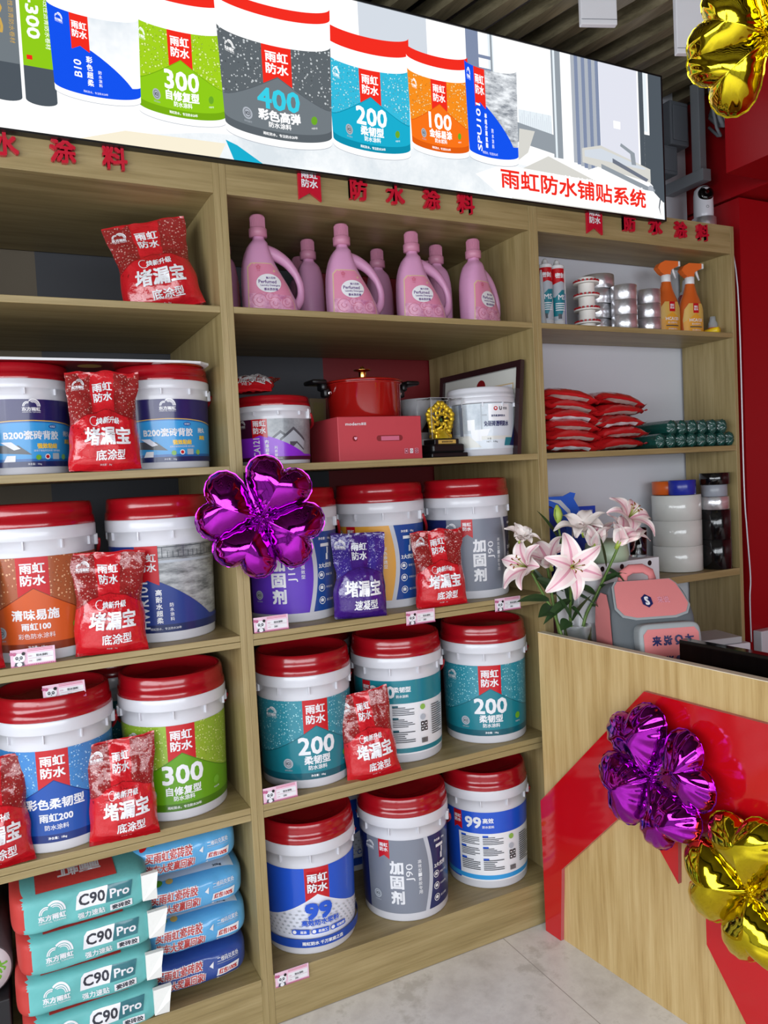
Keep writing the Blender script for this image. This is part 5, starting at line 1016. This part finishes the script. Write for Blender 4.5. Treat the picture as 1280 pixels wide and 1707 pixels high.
# ------------------------------------------------------------------ vase and lilies
VB = Vector((1.052, -0.130, 0.7605))
t = thing('glass_vase', 'cut-glass vase behind the counter edge holding the lilies', 'vase', tuple(VB)); g = G()
def vs_(a, b):
    z = .27 * b; r = .040 + .004 * b + (.0028 * (abs(sin(a * 16 * pi)) + abs(sin(b * 22))) if b < .82 else 0); return (r * cos(2 * pi * a), r * sin(2 * pi * a), z)
g.grid(vs_, 96, 40, GLS, True, False); g.grid(lambda a, b: (.036 * cos(2 * pi * a), .036 * sin(2 * pi * a), .012 + .258 * b), 40, 2, GLS, True); g.lathe([(0, 0), (.04, 0)], GLS, 40); g.lathe([(.036, .27), (.0435, .27)], GLS, 40); g.lathe([(0, .012), (.036, .012)], GLS, 40); g.build('glass', t)
pt = NT('lily_petal'); tc = pt.n('ShaderNodeTexCoord'); sx = pt.n('ShaderNodeSeparateXYZ'); pt.l(tc.outputs['UV'], sx.inputs[0])
PETW = plain('pale_petal', '#f6ebe6', .45, sss=.15); PETP = plain('pink_petal', '#f2d6d8', .45, sss=.15); PETM = plain('rose_petal_vein', '#dc9aad', .5, sss=.1); STEM = plain('lily_stem', '#5c7a34', .45); LEAF = plain('lily_leaf', '#2c4424', .4, coat=.15, bump=(30, .2, .002)); BUD = plain('green_bud', '#9db24a', .45); POL = plain('anther', '#8a4b1f', .7)
def frame(d):
    d = Vector(d).normalized(); a = d.orthogonal().normalized(); return a, d.cross(a), d
def leaf(root, d, L, W, drop, roll=0.0):
    g = G(); d = Vector(d).normalized(); s = d.cross(Vector((0, 0, 1))); s = s.normalized() if s.length > .05 else Vector((1, 0, 0)); n = s.cross(d); s, n = s * cos(roll) + n * sin(roll), n * cos(roll) - s * sin(roll)
    def f(a, b):
        u = 2 * a - 1; w = W * abs(sin(pi * min(1, .04 + .96 * b) ** .75)) ** .9; p = Vector(root) + d * (L * b) + Vector((0, 0, -drop * L * b * b)) + s * (u * w) + n * (abs(u) * w * .3 - .004 * b); return tuple(p)
    g.grid(f, 8, 18, LEAF); return g
def flower(center, d, size, par, opening=1.0, seed=0, white=False, dense=6, pal=None):
    ax, ay, az = frame(d); c = Vector(center); rr = random.Random(seed); fo = bpy.data.objects.new('flower', None); COL.objects.link(fo); fo.parent = par
    for ring in range(dense // 3):
        for k in range(3):
            ph = 2 * pi * (k / 3 + ring / 6) + rr.uniform(-.12, .12) + seed; r = ax * cos(ph) + ay * sin(ph); s = az.cross(r); L = size * rr.uniform(.9, 1.08) * (1 - .06 * max(0, ring - 1)); W = size * (.24 if ring % 2 == 0 else .32); cu = opening * rr.uniform(.85, 1.15) * (1 - .13 * max(0, ring - 1)); tw = rr.uniform(-.3, .3)
            g = G()
            def pos(a, b):
                u = 2 * a - 1; th = cu * (.25 + 1.55 * b ** 1.4); rad = L * (b * sin(.35 * cu + .75 * cu * b)); hgt = L * (b * cos(.5 * cu * b) * .85 - .42 * cu * b ** 3)
                w = W * (.18 + .82 * sin(pi * min(1.0, b * .93 + .07) ** .8)) * (1 if b < .97 else .55); return tuple(c + r * rad + az * hgt + s * (u * w + tw * .1 * L * b * b) + (az * .55 - r * .3) * (abs(u) ** 1.6 * w * (.45 - .35 * b)) + az * (.010 * size * sin(9 * b + k) * abs(u) * 4))
            g.grid(lambda a, b: pos(.16 * a, b), 2, 16, PETW); g.grid(lambda a, b: pos(.16 + .28 * a, b), 3, 16, pal or (PETW if white else PETP)); g.grid(lambda a, b: pos(.44 + .12 * a, b), 2, 16, PETW if white else PETM); g.grid(lambda a, b: pos(.56 + .28 * a, b), 3, 16, pal or (PETW if white else PETP)); g.grid(lambda a, b: pos(.84 + .16 * a, b), 2, 16, PETW)
            o = g.build('petal', fo)
    g = G(); g.tube([c - az * size * .12, c + az * size * .1], [size * .045, size * .07], BUD, 10); g.build('calyx', fo)
    if opening > .8 and not white:
        g = G()
        for k in range(6):
            ph = 2 * pi * k / 6 + .4; r = ax * cos(ph) + ay * sin(ph); e = c + az * size * .62 + r * size * .16; g.tube([c + az * size * .1, c + az * size * .4 + r * size * .07, e], .0012, BUD, 5); g.tube([e - r * .004, e + r * .005], .0022, POL, 6)
        g.build('stamen', fo)
    return fo
def lily(label, path, leaves, flowers, bud=None):
    t = thing('lily_stem', label, 'flower', path[0], 0, 'lilies in the glass vase'); b = Vector(path[0]); P = [Vector(p) - b for p in path]; pts = []
    for i in range(len(P) - 1):
        for k in range(6): q = k / 6; p0, p1, p2, p3 = [P[max(0, min(len(P) - 1, i + d))] for d in (-1, 0, 1, 2)]; pts.append(0.5 * ((2 * p1) + (p2 - p0) * q + (2 * p0 - 5 * p1 + 4 * p2 - p3) * q * q + (3 * p1 - p0 - 3 * p2 + p3) * q ** 3))
    pts.append(P[-1]); g = G(); g.tube(pts, [.0058 - .002 * i / len(pts) for i in range(len(pts))], STEM, 8); g.build('stem', t)
    for (u, v, d, u2, v2, d2, W, drop, roll) in leaves:
        p, q = at_d(u, v, d) - b, at_d(u2, v2, d2) - b; L = (q - p).length; dd = q - p + Vector((0, 0, drop * L)); leaf(p, dd, dd.length, W, drop * L / dd.length, roll).build('leaf', t)
    for (u, v, d, dirn, size, op, seed, white, dense) in flowers:
        p = at_d(u, v, d) - b; flower(p, dirn, size, t, op, seed, white, dense)
    if bud:
        u, v, d, u2, v2, L = bud; p, q = at_d(u, v, d) - b, at_d(u2, v2, d) - b; g = G(); dr = (q - p).normalized(); X = Matrix.Translation(p) @ dr.to_track_quat('Z', 'Y').to_matrix().to_4x4(); g.lathe([(.004, -.004), (.011, .012), (.0145, L * .45), (.011, L * .75), (.004, L * .97), (0, L)], BUD, 18, X=X)
        for k in range(3): a = 2 * pi * k / 3; g.tube([X @ Vector((.0118 * cos(a), .0118 * sin(a), .012)), X @ Vector((.0152 * cos(a), .0152 * sin(a), L * .45)), X @ Vector((.0115 * cos(a), .0115 * sin(a), L * .75))], .0012, STEM, 5)
        g.tube([p - dr * .005, p], .004, STEM, 6); g.build('bud', t)
    return t
DV = (VB - CAM).dot(RF)
def V_(u, v, d=None): return tuple(at_d(u, v, d or DV))
vb = lambda dx, dy: (VB.x + dx, VB.y + dy, .80)
lc = RX; towards = (-RF)
def dr(x, y, z): return tuple(RX * x - RD * y + towards * z)
lily('front lily with a wide-open white and pink bloom facing the viewer', [vb(.005, -.01), V_(952, 1050, DV), V_(951, 990, DV - .02), V_(953, 968, DV - .05)], [(950, 1000, DV - .03, 905, 1040, DV - .05, .02, .2, .4), (953, 990, DV, 1000, 1012, DV - .05, .022, .25, .5), (952, 1010, DV, 940, 955, DV, .018, .2, .8), (950, 1030, DV - .04, 925, 985, DV - .06, .022, .1, .2), (955, 1035, DV - .03, 985, 990, DV - .05, .024, .1, .3), (953, 1015, DV - .04, 975, 1035, DV - .08, .02, .3, .9), (948, 1035, DV - .03, 935, 1050, DV - .07, .02, .2, .5)],
     [(952, 945, DV - .06, dr(.05, .1, 1), .112, 1.3, 3, False, 6)])
lily('left lily with a tilted pink bloom and a cream double bloom above it', [vb(-.015, -.005), V_(930, 1040), V_(905, 990), V_(886, 955)], [(915, 1000, DV, 862, 1003, DV - .08, .014, .25, 1.0), (925, 1015, DV, 898, 1028, DV - .07, .026, .25, .6), (895, 965, DV, 940, 985, DV, .016, .1, .9)],
     [(884, 948, DV - .02, dr(-.8, .35, .5), .112, .85, 6, False, 6), (866, 902, DV - .03, dr(.15, .85, .5), .075, .8, 9, True, 15)])
lily('back-left lily bearing pink and white blooms behind the front one', [vb(-.02, .01), V_(925, 1020, DV + .03), V_(915, 960, DV + .03), V_(908, 925, DV + .02)], [(920, 990, DV + .03, 880, 935, DV + .03, .012, -.1, 1.2), (922, 960, DV, 960, 975, DV - .03, .012, .2, 1.2)],
     [(918, 945, DV, dr(-.45, .9, .35), .12, .75, 12, False, 6)])
lily('tall lily with a closed green bud and one broad upright leaf', [vb(.0, .012), V_(955, 1020, DV + .05), V_(940, 930, DV + .06), V_(931, 880, DV + .06)], [(934, 905, DV + .06, 896, 850, DV + .03, .017, .15, .7), (950, 985, DV + .05, 985, 985, DV + .05, .02, .3, .3)], [], (931, 872, DV + .06, 928, 842, .062))
lily('right lily with a thick leaning stem and blush blooms at its top', [vb(.012, 0), V_(972, 1045), V_(995, 990), V_(1020, 935, DV - .02), V_(1032, 908, DV - .03)], [(1005, 970, DV, 1045, 955, DV - .05, .013, .35, .8), (1012, 950, DV, 1060, 1000, DV - .08, .018, .45, .9), (985, 1010, DV, 1050, 1030, DV - .1, .013, .2, .7), (1010, 945, DV, 1000, 888, DV - .02, .014, .0, 1.2), (992, 990, DV, 960, 975, DV - .03, .014, .2, 1.0), (1000, 980, DV, 1035, 985, DV - .06, .017, .3, .6)],
     [(1030, 908, DV - .03, dr(.42, .9, .25), .13, .62, 15, False, 6), (990, 912, DV + .03, dr(.1, 1, .1), .13, .5, 18, False, 6), (1045, 868, DV + .03, dr(.3, .7, .6), .10, 1.1, 21, False, 6), (972, 890, DV + .04, dr(-.2, .9, .4), .105, .9, 24, True, 6)])
# ------------------------------------------------------------------ price cards
CARDP = plain('card_pink', '#dfb9cc', .5); CARDW = plain('card_white', '#eeeaf0', .5)
def card():
    t = thing('price_card', '', 'price tag', (0, 0, 0), 0, 'panda price cards'); g = G(); g.box((0, 0, .021), (.1, .0016, .042), CARDP, 0); g.build('card', t); a = Art()
    a.rect(-.012, .006, .046, .030, 'white'); a.lines(-.012, .033, .046, .040, 2, 'pinkd', 5)
    for i in range(24): a.circ(-.048 + i * .0042, .0015, .0021, 'rosed', 8)
    a.circ(-.031, .021, .0135, 'white', 20, .0115); a.circ(-.041, .0315, .0042, 'rosed', 12); a.circ(-.048, .033, .004, 'rosed', 12); a.circ(-.021, .031, .0042, 'black', 12)
    for x in (-.036, -.0265): a.circ(x, .0215, .0036, 'dgrey', 12, .0042); a.circ(x, .022, .0016, 'white', 8); a.circ(x, .022, .0009, 'black', 8)
    a.circ(-.031, .0165, .0014, 'black', 8); a.poly([(-.043, .002), (-.02, .002), (-.022, .011), (-.04, .011)], 'dgrey'); a.circ(-.031, .006, .006, 'white', 14, .005)
    a.rect(-.010, .0175, .044, .018, 'rosed'); a.text('品名：', -.006, .0235, .0035, 'rosed'); a.text('价格：', -.006, .0115, .0035, 'rosed'); a.text('防水涂料', .020, .0235, .006, 'ink', .02); a.text('280', .012, .0115, .005, 'ink', .01)
    g = G(); a.emit(g, lambda u, v, o: (u, -.0009 - o, v), 0, None, 0, .00006); g.build('printing', t); return t
c0 = card(); first = True
for x, y, z, rx, rz, lb in ((-.537, -.002, S3 + .001, -.05, 0, 'price card on the third shelf edge below the orange bucket'), (.071, -.003, S3 + .002, -.05, 0, 'price card below the purple labelled bucket'), (.547, -.0045, 1.082, 0, 0, 'price card on the shelf edge left of the pouch before the grey bucket'), (.873, -.0045, 1.083, 0, 0, 'price card on the shelf edge under the lilies'),
        (.069, -.003, S4 + .003, -.06, 0, 'price card on the fourth shelf below the leftmost teal bucket'), (.071, -.0055, .109, 0, -.02, 'price card on the lowest shelf edge by the floor'), (-.47, .03, S4 + .3795, -.35, .05, 'price card standing inside the red lid of the blue droplet bucket')):
    if first: c0.location = (x, y, z); c0.rotation_euler = (rx, 0, rz); c0['label'] = lb; first = False
    else: dup(c0, (x, y, z), 0, lb, rot=(rx, 0, rz))
# ------------------------------------------------------------------ camera on the cabinet, wiring, hanging panels
pc = at_y(1173, 366, .10); pc.z = 2.4265
roll(pc.x, .10, 2.4265, .046, .055, FOIL, 'foil tape roll under the white security camera', 'foil tape rolls', .55)
t = thing('security_camera', 'white indoor security camera on a foil tape roll atop the right bay', 'camera', (pc.x, .10, 2.482), -.45)
g = G(); g.lathe([(0, 0), (.034, 0), (.036, .004), (.037, .02), (.036, .09), (.033, .11), (.02, .122), (0, .125)], PLW, 40); g.build('body', t)
g = G(); X = Matrix.Translation((0, -.0215, .088)) @ Matrix.Rotation(R2(75), 4, 'X'); g.lathe([(0, .0165), (.02, .0155), (.0285, .011), (.03, .004), (.03, 0)], BLKG, 36, X=X); ln = g.build('lens_window', t); g = G(); g.lathe([(0, .0175), (.006, .017), (.008, .016)], CHR, 20, X=X); g.build('lens', ln); g = G(); g.lathe([(.004, 0), (.0052, 0)], DARK, 20, X=Matrix.Translation((0, -.0374, .036)) @ Matrix.Rotation(pi / 2, 4, 'X')); g.build('button', t)
g = G(); P = [(pc.x + .045, .12, 2.47), (pc.x + .09, .13, 2.44), (2.02, .06, 2.43), (2.02, .005, 2.2), (2.013, -.004, 1.45), (2.022, -.004, 1.26), (2.035, -.004, 1.07), (2.028, -.004, .98), (2.03, -.004, .79)]
pts = []
for i in range(len(P) - 1):
    for k in range(6): q = k / 6; p0, p1, p2, p3 = [Vector(P[max(0, min(len(P) - 1, i + d))]) for d in (-1, 0, 1, 2)]; pts.append(0.5 * ((2 * p1) + (p2 - p0) * q + (2 * p0 - 5 * p1 + 4 * p2 - p3) * q * q + (3 * p1 - p0 - 3 * p2 + p3) * q ** 3))
g.tube(pts, .0028, PLW, 6); tag(g.build('power_cable'), 'thin white cable running down beside the right shelving bay', 'cable')
GM = plain('grey_steel', '#8b9096', .45, .3); JB = plain('grey_junction_box', '#5f646b', .5); CND = plain('grey_conduit', '#7c8187', .45)
t = thing('steel_bracket', 'grey steel bracket frame behind the light box end', 'bracket', (0, 0, 0)); g = G(); g.bx(1.93, 1.965, .085, .125, 2.665, 2.999, GM, .002); g.build('post', t); g = G(); g.bx(1.925, 1.97, .07, .258, 2.62, 2.665, GM, .002); g.build('cross_bar', t)
for i, (x, y, z, sx, sz, l) in enumerate(((1.915, .20, 2.87, .10, .17, 'grey junction box left of the steel bracket'), (1.87, .215, 2.73, .09, .11, 'lower dark grey junction box behind the light box end'))):
    t = thing('junction_box', l, 'electrical box', (x, y, z), 0, 'electrical boxes'); g = G(); g.box((0, 0, 0), (sx, .07, sz), JB, .005); g.build('case', t); g = G(); g.box((0, -.037, 0), (sx * .8, .006, sz * .8), JB, .003); g.build('cover', t)
for i, (dx, r, lo, l) in enumerate(((0.0, .006, 2.78, 'thin grey cable loop by the bracket, nearest the light box'), (.03, .010, 2.82, 'grey cable loop in the middle of the bundle'), (.06, .015, 2.835, 'thick grey conduit second from the wall beam'), (.085, .016, 2.85, 'thick grey conduit closest to the wall beam'))):
    g = G(); x = 1.952 + dx * .6; g.tube([(x, .06, 3.02), (x + .004, .05, 2.93), (x + .02, .04, lo + .03), (x + .035, .035, lo), (x + .05 - .3 * dx, .06, lo + .012), (x + .05 - .3 * dx, .10, lo + .06)], r, CND, 10); tag(g.build('electric_cable'), l, 'cable', 'electrical cable loops')
for u, v, z1, l, sx, s in ((997, 38, 2.965, 'white rectangular panel hanging under the ceiling slats over the light box', .05, 0), (1152, 86, 2.93, 'white panel hanging behind the hanging gold balloon', .05, 1)):
    d = 2.35; p = at_d(u, v, d); t = thing('suspended_board', l, 'panel', tuple(p), -.35, 'white boards hanging under the ceiling'); g = G(); g.box((0, 0, .09), (.115 if s == 0 else .10, .02, .20), MAT_W, .003); g.build('panel', t); g = G(); g.box((0, -.0102, .005), (.112 if s == 0 else .098, .001, .0015), JB); g.build('seam', t); g = G()
    for x in (-.03, .03): g.tube([(x, 0, .19), (x, 0, 3.0 - p.z)], .002, GM, 6)
    g.build('hanger', t)
g = G(); g.box((0, 0, 0), (.09, .04, .10), PLW, .004); o = g.build('socket_box', None, (2.112, -.0025, .80)); tag(o, 'white plastic socket box low on the red pier', 'socket')
# grey roll lying beside the sacks
t = thing('membrane_roll', 'dark grey roll with a white printed end lying beside the teal sacks', 'roll', (-0.70, 0.10, DK), 0); X = Matrix.Translation((0, -.02, .21)) @ Matrix.Rotation(-pi / 2, 4, 'X')
g = G(); g.lathe([(.062, 0), (.067, .002), (.067, .40), (0, .40)], plain('dark_membrane', '#4b4b4e', .5), 44, X=X); g.build('roll', t); g = G(); g.lathe([(0, -.001), (.063, -.001), (.063, .004)], MAT_W, 44, X=X); a = Art(); a.text('防水', .03, .2, .03, 'green', .03, rot=60); a.emit(g, lambda u, v, o: (u, -.0215 - o, v), 0); g.build('end_cap', t)
g = G(); g.box((0, 0, .07), (.15, .30, .14), plain('black_carton', '#1b1b1e', .6), .003); tag(g.build('dark_box', None, (-.72, .20, DK)), 'dark box under the grey roll at the left edge', 'box')
